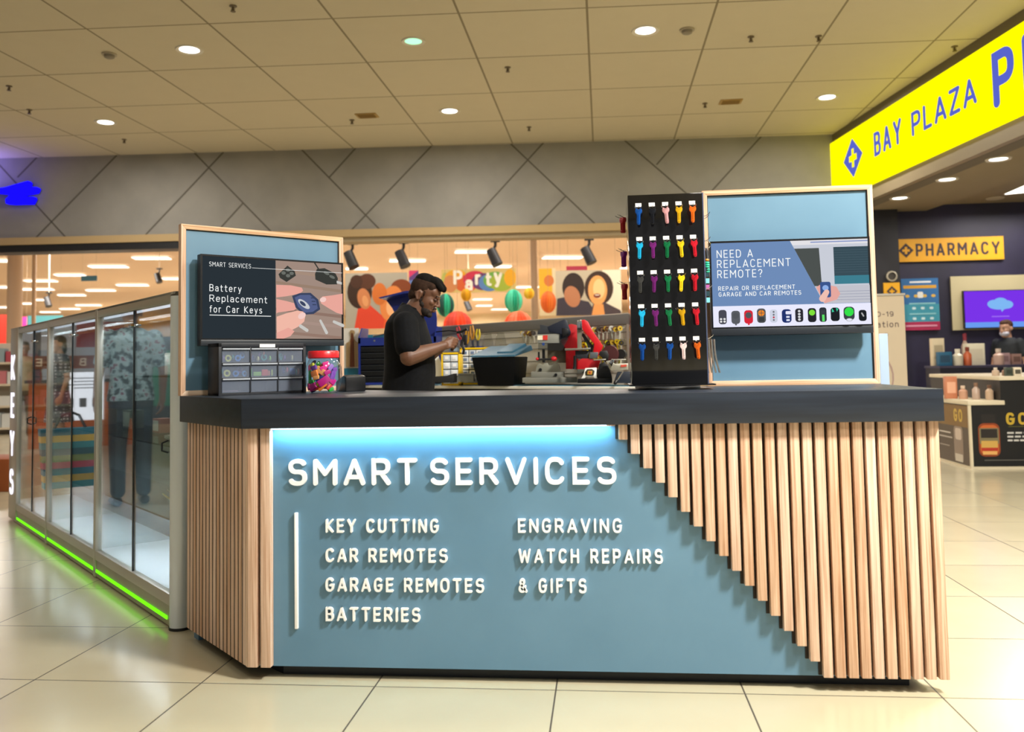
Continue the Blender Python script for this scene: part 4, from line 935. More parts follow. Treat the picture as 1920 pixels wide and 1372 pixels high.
for k, (x, c, n_) in enumerate([(.775, '#b9a877', 'gold'), (.94, '#cfc8b0', 'silver and gold')]):
    t = thing('parts_bag', 'clear plastic bag of %s parts hung above the teal lidded bin' % n_, 'bag', (0, 0, 0), 0, 'parts bags'); t.matrix_world = RT @ Matrix.Translation((x, -.05, 1.262))
    MB().loft([(0, 0, 0, .07, .02), (0, 0, .05, .075, .025), (0, 0, .12, .06, .008), (0, 0, .165, .045, .002)], 18).build('bag_body', GLASS((.9, .9, .88), .4, .06), t, smooth=True)
    m2 = MB()
    for q in range(22): m2.box(0, .02, 0, .004, 0, .006, 0, Matrix.Translation((random.uniform(-.05, .03), random.uniform(-.01, .006), random.uniform(.004, .05))) @ Matrix.Rotation(random.uniform(0, 3), 4, 'Y'))
    tag(m2.build('metal_bits', P(c, .3, .7), t), kind='stuff')
sg = MB().box(0, .085, -.004, 0, 0, .022).build('rail_label', P('#8f8a7e', .4)); on(sg, RT, .47, .008, 1.40); tag(sg, 'small grey label plate fixed under the slat wall\'s top band', 'label')

# --- tools above the organisers
def hand_tool(name, lab, x, z, col, L=.13, tilt=0, rz=0):
    t = thing(name, lab, 'hand tool', (0, 0, 0), 0, 'hand tools above the organisers'); t.matrix_world = RT @ Matrix.Translation((x, -.06, z)) @ Matrix.Rotation(tilt, 4, 'Y')
    MB().tube([(-.004, 0, 0), (-.02, 0, L*.35), (-.022, 0, L*.6), (-.014, 0, L)], [.007, .009, .009, .006], 8).build('handle', P(col, .4), t, smooth=True)
    MB().tube([(.004, 0, 0), (.02, 0, L*.35), (.022, 0, L*.6), (.014, 0, L)], [.007, .009, .009, .006], 8).build('handle', P(col, .4), t, smooth=True)
    MB().prism([(-.014, .01), (.014, .01), (.012, -.03), (.004, -.07), (-.004, -.07), (-.012, -.03)], -.006, .006).build('jaw', P('#7f868c', .3, .8), t, bevel=.002)
hand_tool('pliers', 'yellow handled pliers hung behind the held clamp', .50, 1.34, '#e0a516', .12, .1)
hand_tool('pliers', 'amber handled pliers right of the yellow pair', .585, 1.375, '#c98a12', .13, -.1)
hand_tool('cutters', 'yellow handled cutters rightmost above the yellow organiser', .655, 1.37, '#d9c024', .1, .05)
hand_tool('pliers', 'red handled pliers sticking up behind the held clamp', .42, 1.38, '#c01c2c', .13, -.35)
for k, (x, c, n_) in enumerate([(.585, '#1d2126', 'black'), (.66, '#1c3f96', 'blue'), (.305, '#9fb4c4', 'pale grey')]):
    ob = MB().box(-.035, .035, -.03, .03, 0, .03).box(-.03, .03, -.025, .025, .03, .036).build('small_box', P(c, .5), bevel=.003); on(ob, RT, x, -.045, 1.286)
    tag(ob, '%s small box on the little shelf above the yellow organisers' % n_, 'box', 'small boxes on the shelf')

# --- machines and boxes standing on the bench: front faces looked up on upright planes y = const, built with real depth
def XZ(px, py, y): p = aty(px, py, y); return (p.x, p.z)
def poly(pts, y): return [XZ(a, b, y) for a, b in pts]
# blue tool chest
y0 = 4.32; ZT = ZB
tc = thing('tool_chest', 'blue metal tool chest with black drawers and its lid propped open behind the person', 'tool chest', (0, 0, 0))
xa, xb = XZ(672, 700, y0)[0], XZ(818, 700, y0)[0]; zt = XZ(690, 633, y0)[1]; dz = (zt-ZT)
NAV = P('#1b2f86', .35); DKB = P('#13226a', .4)
m2 = MB().box(xa, xb, y0, y0+.3, ZT, ZT+.02).box(xa, xa+.02, y0, y0+.3, ZT, zt).box(xb-.02, xb, y0, y0+.3, ZT, zt).box(xa, xb, y0+.285, y0+.3, ZT, zt).box(xa+.02, xb-.02, y0, y0+.3, zt-.07, zt-.05)
m2.box(xa, xb, y0, y0+.01, zt-.05, zt-.0); m2.prism([(y0, zt), (y0+.3, zt), (y0+.3, zt+.09), (y0+.1, zt+.09)], xa, xa+.012, plane='yz').prism([(y0, zt), (y0+.3, zt), (y0+.3, zt+.09), (y0+.1, zt+.09)], xb-.012, xb, plane='yz')
m2.build('case', NAV, tc)
for k in range(6):
    h = (dz-.07-.03)/6; z0 = ZT+.025+k*h
    d = MB().box(xa+.024, xb-.024, y0-.004, y0+.26, z0, z0+h-.008).build('drawer', P('#0d0f13', .35), tc, bevel=.002)
    MB().box(xa+.03, xb-.03, y0-.012, y0-.003, z0+h-.016, z0+h-.009).build('drawer_pull', P('#3c4046', .3, .6), d)
MB().box(xa+.14, xa+.155, y0-.005, y0, zt-.035, zt-.02).build('lock', CHROME, tc)
MB().box(xa+.06, xa+.3, y0+.1, y0+.22, zt-.05, zt+.03).build('tray', P('#2f7a92', .5), tc)
yl = y0+.32
lid = MB().prism(poly([(741, 638), (749, 604), (735, 577), (722, 560), (770, 549), (812, 549), (819, 596), (818.5, 640)], yl), yl, yl+.02)
pl = poly([(721, 561), (770, 549), (812, 548), (812, 551), (770, 553), (724, 563)], yl); lid.prism(pl, yl-.22, yl)
lid.prism(poly([(798, 606), (819, 604), (818.5, 640), (798, 640)], yl-.02), yl-.03, yl)
lid.build('lid', P('#1a2a7c', .35), tc)
sp = MB().tube([(0, 0, 0), (.11, 0, .02)], .008, 8).build('spanner', CHROME, smooth=True, loc=(0, 0, 0)); sp.location = (xa+.12, y0+.06, zt+.012); tag(sp, 'silver spanner lying across the open top of the blue tool chest', 'spanner')
# hung paddle board and its white and teal panel
yP = 4.52
pn = thing('gift_display', 'white panel with a teal foot standing behind the left board', 'panel', (0, 0, 0))
x0, x1 = XZ(636, 650, yP)[0], XZ(671.5, 650, yP)[0]
MB().box(x0, x1, yP, yP+.03, XZ(660, 690, yP)[1], XZ(660, 615, yP)[1]).build('panel', P('#e4dfd6', .5), pn)
MB().box(x0, x1, yP-.001, yP+.03, ZB, XZ(660, 690, yP)[1]).build('lower_panel', P('#1f6d86', .5), pn)
cb = thing('paddle_board', 'striped wooden paddle board hung on the white panel by the left board', 'cutting board', (0, 0, 0))
out = poly([(649, 688), (649, 643), (655, 640), (657.5, 634), (657, 627), (655.5, 622), (657, 619), (660, 618.5), (663.5, 619.5), (664.5, 623), (663, 628), (663, 634), (666, 640), (672, 643), (672, 688)], yP-.02)
MB().prism(out, yP-.022, yP-.001).build('board', WOOD('#8a6a3a', '#b89554', 'Z', 40, .05), cb, bevel=.002)
MB().prism(poly([(656, 688), (657, 640), (659, 624), (661.5, 624), (664, 640), (665, 688)], yP-.022), yP-.0235, yP-.02).build('inlay', WOOD('#4a2416', '#6e3c22', 'Z', 40, .05), cb)
# yellow organisers
def organiser(lab, px0, py0, px1, py1, y, nx, nz, dark):
    (x0, z1), (x1, _) = XZ(px0, py0, y), XZ(px1, py0, y); z0 = ZB
    t = thing('parts_organiser', lab, 'organiser', (0, 0, 0), 0, 'yellow organisers'); Yl = P('#f2c60a', .4); f = .014
    m = MB().box(x0, x0+f, y, y+.16, z0, z1).box(x1-f, x1, y, y+.16, z0, z1).box(x0, x1, y, y+.16, z1-f, z1).box(x0, x1, y, y+.16, z0, z0+f).box(x0+f, x1-f, y+.15, y+.16, z0+f, z1-f)
    m.build('frame', Yl, t, bevel=.002)
    w = (x1-x0-2*f)/nx; h = (z1-z0-2*f)/nz
    for i in range(nx):
        for j in range(nz):
            xx, zz_ = x0+f+i*w, z0+f+j*h
            d = MB().box(xx+.003, xx+w-.003, y-.002, y+.14, zz_+.002, zz_+h-.006).build('drawer', P('#cfd6de' if (i+j) % 2 else '#eef1f4', .25), t, bevel=.002)
            MB().box(xx+w*.28, xx+w*.72, y-.006, y-.002, zz_+h*.3, zz_+h*.7).build('drawer_label', P('#6f83a8' if dark else '#fafafa', .4), d)
organiser('small yellow framed organiser with clear drawers beside the person\'s stomach', 827, 661, 862, 705, 3.58, 2, 4, 0)
organiser('larger yellow framed organiser of labelled drawers behind the teal lidded bin', 862, 652, 936, 712, 3.76, 5, 5, 1)
ob = MB(); p0 = XZ(814, 692, 3.72); ob.prism(poly([(816, 708), (829, 708), (827, 680), (820, 664), (813, 664)], 3.70), 3.70, 3.715); ob = ob.build('paper_sheet', P('#f2f2ee', .6)); tag(ob, 'white sheet of paper leaning in front of the small yellow organiser', 'paper')
ob = MB().prism(poly([(812, 717.5), (851, 717.5), (851, 700), (838, 704), (812, 706)], 3.42), 3.42, 3.56).build('tool_pouch', P('#0e0f12', .6), bevel=.004); tag(ob, 'black pouch lying on the bench between the person and the grey box', 'pouch')
ob = MB().prism(poly([(858, 716), (888, 716), (888, 701), (858, 701)], 3.52), 3.52, 3.62).prism(poly([(860, 703), (884, 703), (884, 700), (860, 700)], 3.52), 3.515, 3.6).build('grey_box', P('#7f8078', .5), bevel=.003); tag(ob, 'flat grey box on the bench under the larger yellow organiser', 'box')
# teal lidded bin
yB = 3.34
bn = thing('storage_bin', 'black storage bin with a teal lid on the bench right of the person', 'storage bin', (0, 0, 0))
BT2 = None
fl_, fr_ = Vector(aty(893, 714, yB)), Vector(aty(966, 714, yB)); bu = (fr_-fl_); bw = bu.length
bt = frameT((fl_.x, fl_.y, ZB), R(-8)); hb = aty(930, 669, yB).z-ZB
MB().add([(.012, 0, 0), (bw-.005, 0, 0), (bw+.0, .36, 0), (.02, .36, 0), (-.03, -.02, hb), (bw+.01, -.02, hb), (bw+.02, .38, hb), (0, .38, hb)], [(3, 2, 1, 0), (4, 5, 6, 7), (0, 1, 5, 4), (1, 2, 6, 5), (2, 3, 7, 6), (3, 0, 4, 7)], 0, bt).build('bin_body', P('#050608', .5, 0, .15), bn, bevel=.006)
TEAL = P('#124c65', .45)
MB().add([(-.045, -.03, hb), (bw+.02, -.03, hb), (bw+.06, .39, hb+.05), (.0, .39, hb+.05), (-.035, -.02, hb+.012), (bw+.01, -.02, hb+.012), (bw+.05, .38, hb+.09), (.01, .38, hb+.09)], [(3, 2, 1, 0), (4, 5, 6, 7), (0, 1, 5, 4), (1, 2, 6, 5), (2, 3, 7, 6), (3, 0, 4, 7)], 0, bt).build('lid', TEAL, bn, bevel=.004)
MB().add([(bw*.5, .06, hb+.018), (bw-.02, .06, hb+.018), (bw+.02, .36, hb+.085), (bw*.6, .36, hb+.085), (bw*.5, .07, hb+.04), (bw-.03, .07, hb+.04), (bw+.01, .35, hb+.105), (bw*.6, .35, hb+.105)], [(3, 2, 1, 0), (4, 5, 6, 7), (0, 1, 5, 4), (1, 2, 6, 5), (2, 3, 7, 6), (3, 0, 4, 7)], 0, bt).build('lid_ridge', TEAL, bn, bevel=.004)
# red and grey key cutting mill
yM = 3.2
km = thing('key_mill', 'red and grey key milling machine with a black head on the bench', 'machine', (0, 0, 0))
GRY = P('#85857c', .45, .3); GRD = P('#5c5c56', .45, .3); RED = P('#b3141e', .35); CHAR = P('#2b2f36', .4)
def ext(name, pts, y, d, mat, par, bev=.003, off=0): return MB().prism(poly(pts, y), y+off, y+off+d).build(name, mat, par, bevel=bev)
ext('base', [(979.5, 717.5), (1082, 717), (1082, 707), (979.5, 708)], yM, .34, GRY, km)
ext('step_table', [(995, 707.5), (1056, 707.5), (1056, 697), (995, 697)], yM, .2, GRY, km, off=.03)
ext('vice', [(1003, 697), (1048.5, 697), (1048, 690), (1045, 681), (1037, 680), (1035, 684), (1028, 684), (1026, 680), (1019, 681), (1017, 684), (1009, 681), (1005, 687)], yM, .14, P('#9b9a8c', .4, .3), km, off=.05)
MB().cyl((0, 0, 0), (0, -.02, 0), .012, n=14, T=Matrix.Translation((*[XZ(1012.5, 693, yM)[0]], yM+.05, XZ(1012.5, 693, yM)[1]))).build('vice_knob', BLACK, km, smooth=True)
MB().cyl((0, 0, 0), (0, -.02, 0), .011, n=14, T=Matrix.Translation((*[XZ(1042, 702.5, yM)[0]], yM+.03, XZ(1042, 702.5, yM)[1]))).build('table_knob', BLACK, km, smooth=True)
ext('column', [(1024, 680), (1062, 680), (1062, 640), (1024, 640)], yM, .12, P('#6e6654', .5), km, off=.16)
ext('red_body', [(1060, 692), (1083, 692), (1084, 640), (1086, 612), (1079, 608), (1070, 606), (1060, 610), (1050, 640), (1060, 654)], yM, .2, RED, km, off=.08)
ext('head', [(1008, 643), (1049, 643), (1049, 624), (1007, 625)], yM, .17, P('#8f9089', .4, .2), km, off=.02)
ext('visor', [(1009, 656), (1054, 657), (1066, 634), (1049, 624), (1049, 643), (1009, 643)], yM, .006, GLASS((.7, .72, .7), .5, .06), km, 0, off=.01)
ext('head_cap', [(1007, 626), (1049, 625), (1049, 610), (1028, 611), (1012, 608), (1012, 618), (1008, 619)], yM, .17, CHAR, km, off=.015)
ext('black_shroud', [(1026, 612), (1058, 598), (1062, 600), (1070, 622), (1069, 627), (1062, 633), (1049, 636), (1049, 626), (1030, 622)], yM, .19, P('#1a2030', .35), km, off=.01)
ext('shroud_pocket', [(1054, 614), (1066, 617), (1066, 628), (1054, 632)], yM, .01, BLACK, km, off=.004)
ext('brand_plate', [(1007.5, 637), (1026.5, 637), (1026.5, 628), (1007.5, 629)], yM, .004, P('#e6dfc8', .5), km, 0, off=.016)
ext('red_plate', [(1017.5, 637), (1026.5, 637), (1026.5, 628), (1017.5, 628.5)], yM, .004, P('#cc2a22', .5), km, 0, off=.0135)
MB().cyl((0, 0, 0), (0, -.006, 0), .011, n=16, T=Matrix.Translation((XZ(1018.5, 645, yM)[0], yM+.02, XZ(1018.5, 645, yM)[1]))).build('blue_sticker', P('#2a55b0', .4), km, smooth=True)
xh, zh = XZ(1018, 672, yM)
MB().cyl((xh, yM+.08, zh+.07), (xh, yM+.08, zh-.03), .011, n=12).cyl((xh-.035, yM+.07, zh+.05), (xh-.035, yM+.07, zh-.015), .007, n=10).build('spindle', BLACK, km, smooth=True)
MB().tube([XZ(1006, 674, yM)[:1]+(yM+.02,)+XZ(1006, 674, yM)[1:], XZ(1036, 673, yM)[:1]+(yM+.02,)+XZ(1036, 673, yM)[1:]], .008, 10).build('lever_bar', BLACK, km, smooth=True)
for px, r in ((1007, .012), (1038.5, .022)):
    x, z = XZ(px, 672.5, yM); MB().ell((x, yM+.015, z), (r, r, r*.85)).build('lever_ball', P('#c81f28', .25), km, smooth=True)
# red arm press
yA = 3.0
pa = thing('arm_press', 'red arm press with a grey table beside the key mill', 'machine', (0, 0, 0))
ext('base', [(1082, 700), (1140, 700), (1140, 692), (1082, 692)], yA, .22, GRD, pa)
ext('body', [(1083, 698), (1118, 698), (1126, 676), (1110, 672), (1090, 672), (1083, 678)], yA, .16, RED, pa, off=.03)
ext('table', [(1059, 657), (1107, 655), (1107, 652), (1059, 653)], yA, .15, P('#8d8a80', .3, .5), pa, off=.0)
ext('table_support', [(1078, 672), (1104, 672), (1104, 657), (1078, 657)], yA, .12, CHAR, pa, off=.05)
ext('tower', [(1082, 653), (1090, 653), (1090, 606), (1095, 598), (1088, 599), (1081, 606)], yA, .07, P('#8f8a7c', .4, .4), pa, off=.08)
ext('arm', [(1089, 600), (1095, 598), (1102, 602), (1110, 618), (1131, 648), (1128, 656), (1122, 668), (1112, 660), (1114, 645), (1092, 617)], yA, .06, P('#c3141f', .3), pa, .006, off=.05)
ext('arm_shadow_piece', [(1092, 622), (1112, 648), (1110, 660), (1104, 660), (1100, 645), (1090, 628)], yA, .03, P('#17181b', .5), pa, off=.09)  # solid dark shape standing in for the shade under the arm
ext('pivot_cap', [(1082, 618), (1091, 618), (1091, 602), (1088, 597.5), (1083, 600), (1081.5, 606)], yA, .05, CHROME, pa, .004, off=.045)
ext('motor', [(1105, 672), (1120, 672), (1122, 660), (1106, 660)], yA, .1, P('#5f6468', .4, .4), pa, off=.02)
x, z = XZ(1078, 680, yA); MB().tube([(x+.002, yA-.01, z+.05), (x, yA-.01, z-.02), (x-.004, yA-.01, z-.045)], [.012, .012, .015], 10).build('lever', BLACK, pa, smooth=True)
# white and black grinder
yG = 2.88
gd = thing('bench_grinder', 'small white and black bench grinder with a wine red wheel beside the tower', 'machine', (0, 0, 0))
ext('foot', [(1082.5, 718), (1148, 718), (1148, 709), (1083, 710)], yG, .11, BLACK, gd)
ext('housing', [(1089, 709.5), (1094, 702), (1097, 690), (1119, 689), (1118, 702), (1120, 709.5), (1115, 709.5), (1113, 706), (1099, 706), (1096, 709.5)], yG, .1, P('#ecece8', .35), gd, .004, off=.01)
ext('name_plate', [(1098, 704), (1113, 704), (1115, 695), (1110, 691.5), (1101, 692), (1097, 697)], yG, .01, P('#2c2a20', .4), gd, off=.003)
ext('orange_ring', [(1101, 702), (1110, 702), (1111, 695), (1102, 695)], yG, .01, P('#b8862a', .4), gd, off=.0)
ext('red_mark', [(1104, 700), (1108, 700), (1108, 696.5), (1104, 696.5)], yG, .01, P('#b02a2a', .4), gd, off=-.002)
ext('black_body', [(1118, 709), (1148, 709), (1146, 700), (1141, 686), (1134, 678), (1124, 682)], yG, .09, P('#0f1012', .4), gd, off=.02)
x, z = XZ(1143, 664, yG); MB().cyl((x, yG+.06, z), (x+.01, yG+.085, z), .062, n=28).build('wheel', P('#4a2022', .6), gd, smooth=True)
ext('wheel_guard', [(1122, 665), (1125, 658), (1138, 657), (1142, 666), (1140, 676), (1126, 668)], yG, .05, P('#121214', .4), gd, off=.02)
x, z = XZ(1164, 664, yG); MB().cyl((x, yG+.05, z), (x+.012, yG+.075, z), .036, n=22).build('small_wheel', P('#141416', .5), gd, smooth=True)
ext('tool_rest', [(1113, 676), (1136, 675), (1136, 672.5), (1113, 674)], yG, .05, P('#a8a49a', .3, .6), gd, off=-.01)
# silver key duplicator behind the tower edge
yD = 2.74
kd = thing('key_duplicator', 'silver key duplicating machine half hidden by the black tower', 'machine', (0, 0, 0))
ext('base', [(1151, 718), (1190, 718), (1190, 696), (1158, 697)], yD, .13, P('#1e2430', .4), kd)
ext('carriage', [(1136, 677), (1146, 675), (1152, 682), (1178, 681), (1178, 693), (1146, 695)], yD, .1, P('#b5b1a2', .35, .5), kd, off=.01)
ext('clamp', [(1142, 680), (1147, 672), (1152, 676), (1147, 687)], yD, .06, CHROME, kd, off=-.01)
ext('cross_bar', [(1148, 675), (1174, 675), (1174, 673), (1148, 673)], yD, .03, P('#b8b4aa', .3, .6), kd, off=.02)
ext('red_badge', [(1164, 688), (1175, 687), (1175, 683), (1164, 684)], yD, .004, P('#b8402e', .5), kd, 0, off=.004)
p, q = XZ(1168, 697, yD), XZ(1155, 716, yD); MB().tube([(p[0], yD-.02, p[1]), (q[0], yD-.05, q[1]-.0)], .006, 8).build('lever', CHROME, kd, smooth=True)
MB().limb((q[0]+.005, yD-.047, q[1]+.01), (q[0]-.006, yD-.053, q[1]-.005), .012, .013).build('lever_grip', BLACK, kd, smooth=True)

# ================================================================== people
def skinned(mb, name, mats, parent, voxel, smooth_it=4, region=None):
    """one continuous surface grown round all the shells in mb"""
    me = bpy.data.meshes.new('shells'); me.from_pydata(mb.v, [], mb.f)
    bm = bmesh.new(); bm.from_mesh(me); bmesh.ops.recalc_face_normals(bm, faces=bm.faces); bm.to_mesh(me); bm.free()
    o = bpy.data.objects.new('shells', me); COL.objects.link(o)
    rm = o.modifiers.new('remesh', 'REMESH'); rm.mode = 'VOXEL'; rm.voxel_size = voxel; rm.use_smooth_shade = True
    if smooth_it:
        sm = o.modifiers.new('smooth', 'SMOOTH'); sm.factor = .5; sm.iterations = smooth_it
    bpy.context.view_layer.update()
    dg = bpy.context.evaluated_depsgraph_get(); m2 = bpy.data.meshes.new_from_object(o.evaluated_get(dg)); m2.name = name
    bpy.data.objects.remove(o); bpy.data.meshes.remove(me)
    m2.materials.clear()
    for mt in (mats if isinstance(mats, (list, tuple)) else [mats]): m2.materials.append(mt)
    m2.polygons.foreach_set('use_smooth', [True]*len(m2.polygons))
    if region:
        vs = m2.vertices; m2.polygons.foreach_set('material_index', [region(p.center) for p in m2.polygons])
    else: m2.polygons.foreach_set('material_index', [0]*len(m2.polygons))
    r = bpy.data.objects.new(name, m2); COL.objects.link(r); r.parent = parent
    return r
def head_frame(c, pitch, yaw=0, s=1.0):
    """facing +x; positive pitch looks down"""
    return Matrix.Translation(Vector(c)) @ Matrix.Rotation(yaw, 4, 'Z') @ Matrix.Rotation(pitch, 4, 'Y') @ Matrix.Scale(s, 4)
def head_shells(mb, H):
    E_ = lambda c, r: mb.ell(c, r, nu=22, nv=16, T=H)
    E_((-.012, 0, .038), (.098, .076, .092)); E_((.03, 0, -.02), (.062, .064, .085)); E_((.036, 0, -.075), (.05, .052, .045)); E_((.074, 0, -.098), (.02, .026, .018))
    E_((.05, 0, .045), (.042, .06, .045))
    mb.limb((.088, -.024, .022), (.088, .024, .022), .011, .011, T=H)
    mb.limb((.094, 0, .012), (.112, 0, -.026), .008, .0115, T=H); E_((.101, .012, -.031), (.012, .008, .008)); E_((.101, -.012, -.031), (.012, .008, .008))
    E_((.093, 0, -.058), (.013, .022, .007)); E_((.092, 0, -.070), (.013, .02, .0075))
    E_((.066, .036, -.02), (.022, .02, .02)); E_((.066, -.036, -.02), (.022, .02, .02))
    for q in (-1, 1):
        mb.tube([H @ Vector((-.018+.0, q*.078, .022)), H @ Vector((-.03, q*.086, .012)), H @ Vector((-.03, q*.086, -.01)), H @ Vector((-.014, q*.08, -.034)), H @ Vector((-.004, q*.076, -.03)), H @ Vector((-.004, q*.077, .014))], .0065, 8, closed=True)
        E_((-.014, q*.077, -.004), (.012, .005, .024))
def hand_shells(mb, wrist, d, up, side, curl=(35, 45, 30), s=1.0, thumb_out=1):
    """hand from the wrist along d; up = back of the hand; side = towards the thumb"""
    d, up, side = Vector(d).normalized(), Vector(up).normalized(), Vector(side).normalized()
    w = Vector(wrist)
    P_ = lambda a, b, c: w+d*a*s+side*b*s+up*c*s
    mb.limb(w, P_(.03, 0, 0), .027*s, .027*s)
    for b in (-.027, -.010, .008, .025): mb.limb(P_(.02, b*.7, 0), P_(.082, b, .002), .0145*s, .0115*s)
    for b, L, k in ((-.030, .062, 1.15), (-.011, .078, 1.05), (.008, .084, 1.0), (.026, .074, .92)):
        p = P_(.084, b, .002); ang = 0; r = .0098*s
        for j, (f, a) in enumerate(zip((.45, .31, .24), curl)):
            ang += R(a*k); q = p+(d*math.cos(ang)-up*math.sin(ang))*L*f*s
            mb.limb(p, q, r, r*.92); p = q; r *= .92
    p = P_(.022, .022, -.004); q = P_(.05, .048*thumb_out, -.012); mb.limb(p, q, .014*s, .0115*s)
    q2 = P_(.08, .05*thumb_out, -.022); mb.limb(q, q2, .0112*s, .0098*s); q3 = P_(.104, .042*thumb_out, -.032); mb.limb(q2, q3, .0096*s, .008*s)

SKIN = NOISY('#63412f', '#6c4834', 12, .5, name='skin')
# ---- the person at work behind the counter; faces +x, shoes on the floor at the local origin
MX, MY = .19, 1.93
mn = thing('person', 'person in a black polo shirt and trousers, head bowed, holding a small clamp', 'person', (MX, MY, 0))
L_ = lambda x, y, z: (x-MX, y-MY, z)
H = head_frame(L_(.312, MY, 1.578), R(24), R(-6), .93)
body = MB(); head_shells(body, H)
body.limb(L_(.275, MY, 1.53), L_(.215, MY, 1.43), .060, .072)
body.loft([(L_(.19, 0, 0)[0], 0, .86, .11, .15), (L_(.205, 0, 0)[0], 0, 1.0, .12, .155), (L_(.215, 0, 0)[0], 0, 1.2, .115, .15), (L_(.205, 0, 0)[0], 0, 1.38, .1, .17), (L_(.21, 0, 0)[0], 0, 1.45, .07, .10)])
sR, eR, wR = L_(.235, 1.755, 1.405), L_(.262, 1.70, 1.212), L_(.425, 1.795, 1.270)
sL, eL, wL = L_(.215, 2.105, 1.405), L_(.245, 2.15, 1.205), L_(.402, 2.035, 1.285)
for s_, e_, w_ in ((sR, eR, wR), (sL, eL, wL)):
    body.limb(s_, e_, .060, .050); body.limb(e_, tuple(Vector(e_).lerp(Vector(w_), .4)), .050, .046); body.limb(tuple(Vector(e_).lerp(Vector(w_), .35)), w_, .047, .028)
hd = Vector(L_(.52, 1.87, 1.305))
hand_shells(body, wR, hd-Vector(wR), (.2, -.85, .5), (.2, .5, .85), (30, 45, 35), .95)
hdl = Vector(L_(.525, 1.945, 1.31))
hand_shells(body, wL, hdl-Vector(wL), (.2, .85, .5), (.2, -.5, .85), (30, 45, 35), .95)
for q in (-1, 1):
    body.limb((0, q*.095, .92), (.015, q*.1, .5), .088, .06); body.limb((.015, q*.1, .5), (-.02, q*.1, .09), .056, .036)
    body.limb((-.03, q*.1, .045), (.13, q*.11, .03), .034, .028)
skinned(body, 'body', SKIN, mn, .0042, 3)
BLK = NOISY('#06070a', '#0b0d12', 60, .85, bump=.1, spec=.2, name='black_cloth')
sh = MB()
sx = lambda v: v-MX
sh.loft([(sx(.195), 0, .93, .150, .178), (sx(.205), 0, 1.02, .152, .182), (sx(.217), 0, 1.12, .150, .180), (sx(.218), 0, 1.2, .146, .182), (sx(.212), 0, 1.28, .140, .188), (sx(.202), 0, 1.36, .128, .195), (sx(.198), 0, 1.42, .112, .185), (sx(.205), 0, 1.465, .090, .15), (sx(.215), 0, 1.495, .072, .09)], 30)
for s_, e_, q in ((sR, eR, -1), (sL, eL, 1)):
    a = Vector(s_); b = Vector(s_).lerp(Vector(e_), .66); sh.limb(a, b, .074, .074)
sh.limb((sx(.2), -.13, 1.43), (sx(.21), -.05, 1.475), .06, .055); sh.limb((sx(.2), .13, 1.43), (sx(.21), .05, 1.475), .06, .055)
shirt = skinned(sh, 'shirt', BLK, mn, .0075, 3)
co = MB(); Tc = Matrix.Translation((sx(.232), 0, 1.487)) @ Matrix.Rotation(R(24), 4, 'Y')
co.lathe([(.072, -.02), (.080, -.016), (.070, .03), (.064, .028)], n=28, closed=True, T=Tc @ Matrix.Diagonal((1.05, .95, 1, 1)))
co.prism([(.055, -.02), (.1, -.055), (.075, -.075), (.045, -.03)], .012, .05, T=Tc).prism([(.055, -.02), (.1, -.055), (.075, -.075), (.045, -.03)], -.05, -.012, T=Tc)
co.build('collar', BLK, shirt, smooth=True)
tr = MB(); tr.loft([(sx(.195), 0, .80, .125, .175), (sx(.195), 0, .9, .138, .176), (sx(.2), 0, 1.0, .140, .176)], 28)
for q in (-1, 1): tr.limb((0, q*.09, .84), (.015, q*.1, .5), .098, .08); tr.limb((.015, q*.1, .5), (-.02, q*.1, .10), .078, .066)
skinned(tr, 'trousers', P('#0c0d10', .8), mn, .012, 3)
so = MB()
for q in (-1, 1): so.limb((-.045, q*.105, .042), (.16, q*.115, .034), .040, .034); so.box(-.085, .19, q*.11-.035, q*.11+.035, .001, .02)
skinned(so, 'shoes', P('#0a0a0b', .5), mn, .008, 2)
hr = MB(); T_ = H
hr.ell((-.022, 0, .085), (.082, .066, .058), T=T_); hr.ell((.03, 0, .105), (.06, .056, .038), T=T_); hr.limb((.04, -.03, .112), (.095, -.028, .082), .024, .018, T=T_); hr.limb((.04, .03, .112), (.095, .028, .082), .024, .018, T=T_); hr.limb((.04, 0, .118), (.1, 0, .09), .025, .02, T=T_)
skinned(hr, 'hair', NOISY('#0a0807', '#14100d', 90, .85, name='black_hair', stretch=(1, 1, .3), spec=.15), mn, .004, 2)
fd = MB(); fd.ell((-.018, 0, .045), (.096, .0785, .088), T=T_); fd.ell((-.05, 0, -.01), (.058, .063, .06), T=T_); fd.ell((.03, 0, .07), (.045, .0705, .045), T=T_); fd.ell((.012, 0, .02), (.02, .0765, .045), T=T_); fd.ell((.012, 0, -.02), (.012, .0735, .04), T=T_)
skinned(fd, 'hair_fade', NOISY('#2e2019', '#3a291f', 60, .9, name='cropped_hair', spec=.15), mn, .004, 3)
bd_ = MB(); bd_.ell((.036, 0, -.079), (.0505, .0545, .0455), T=T_); bd_.ell((.073, 0, -.1), (.0225, .03, .0195), T=T_); bd_.ell((.02, 0, -.05), (.036, .0685, .036), T=T_); bd_.ell((.006, 0, -.03), (.016, .0745, .03), T=T_); bd_.limb((.0965, -.02, -.0505), (.0965, .02, -.0505), .0062, .0062, T=T_)
skinned(bd_, 'beard', NOISY('#17100d', '#261a14', 80, .8, name='beard_hair'), mn, .0035, 2)
for q in (-1, 1):
    MB().limb((.095, q*.014, .027), (.087, q*.044, .029), .0046, .003, T=T_).build('eyebrow', P('#120d0b', .8), mn, smooth=True)
    MB().ell((.083, q*.03, .004), (.013, .014, .009), nu=12, nv=8, T=T_).limb((.094, q*.018, .003), (.089, q*.042, .002), .0032, .0025, T=T_, m=1).build('eyelid', [P('#54362a', .6), P('#0d0908', .6)], mn, smooth=True)
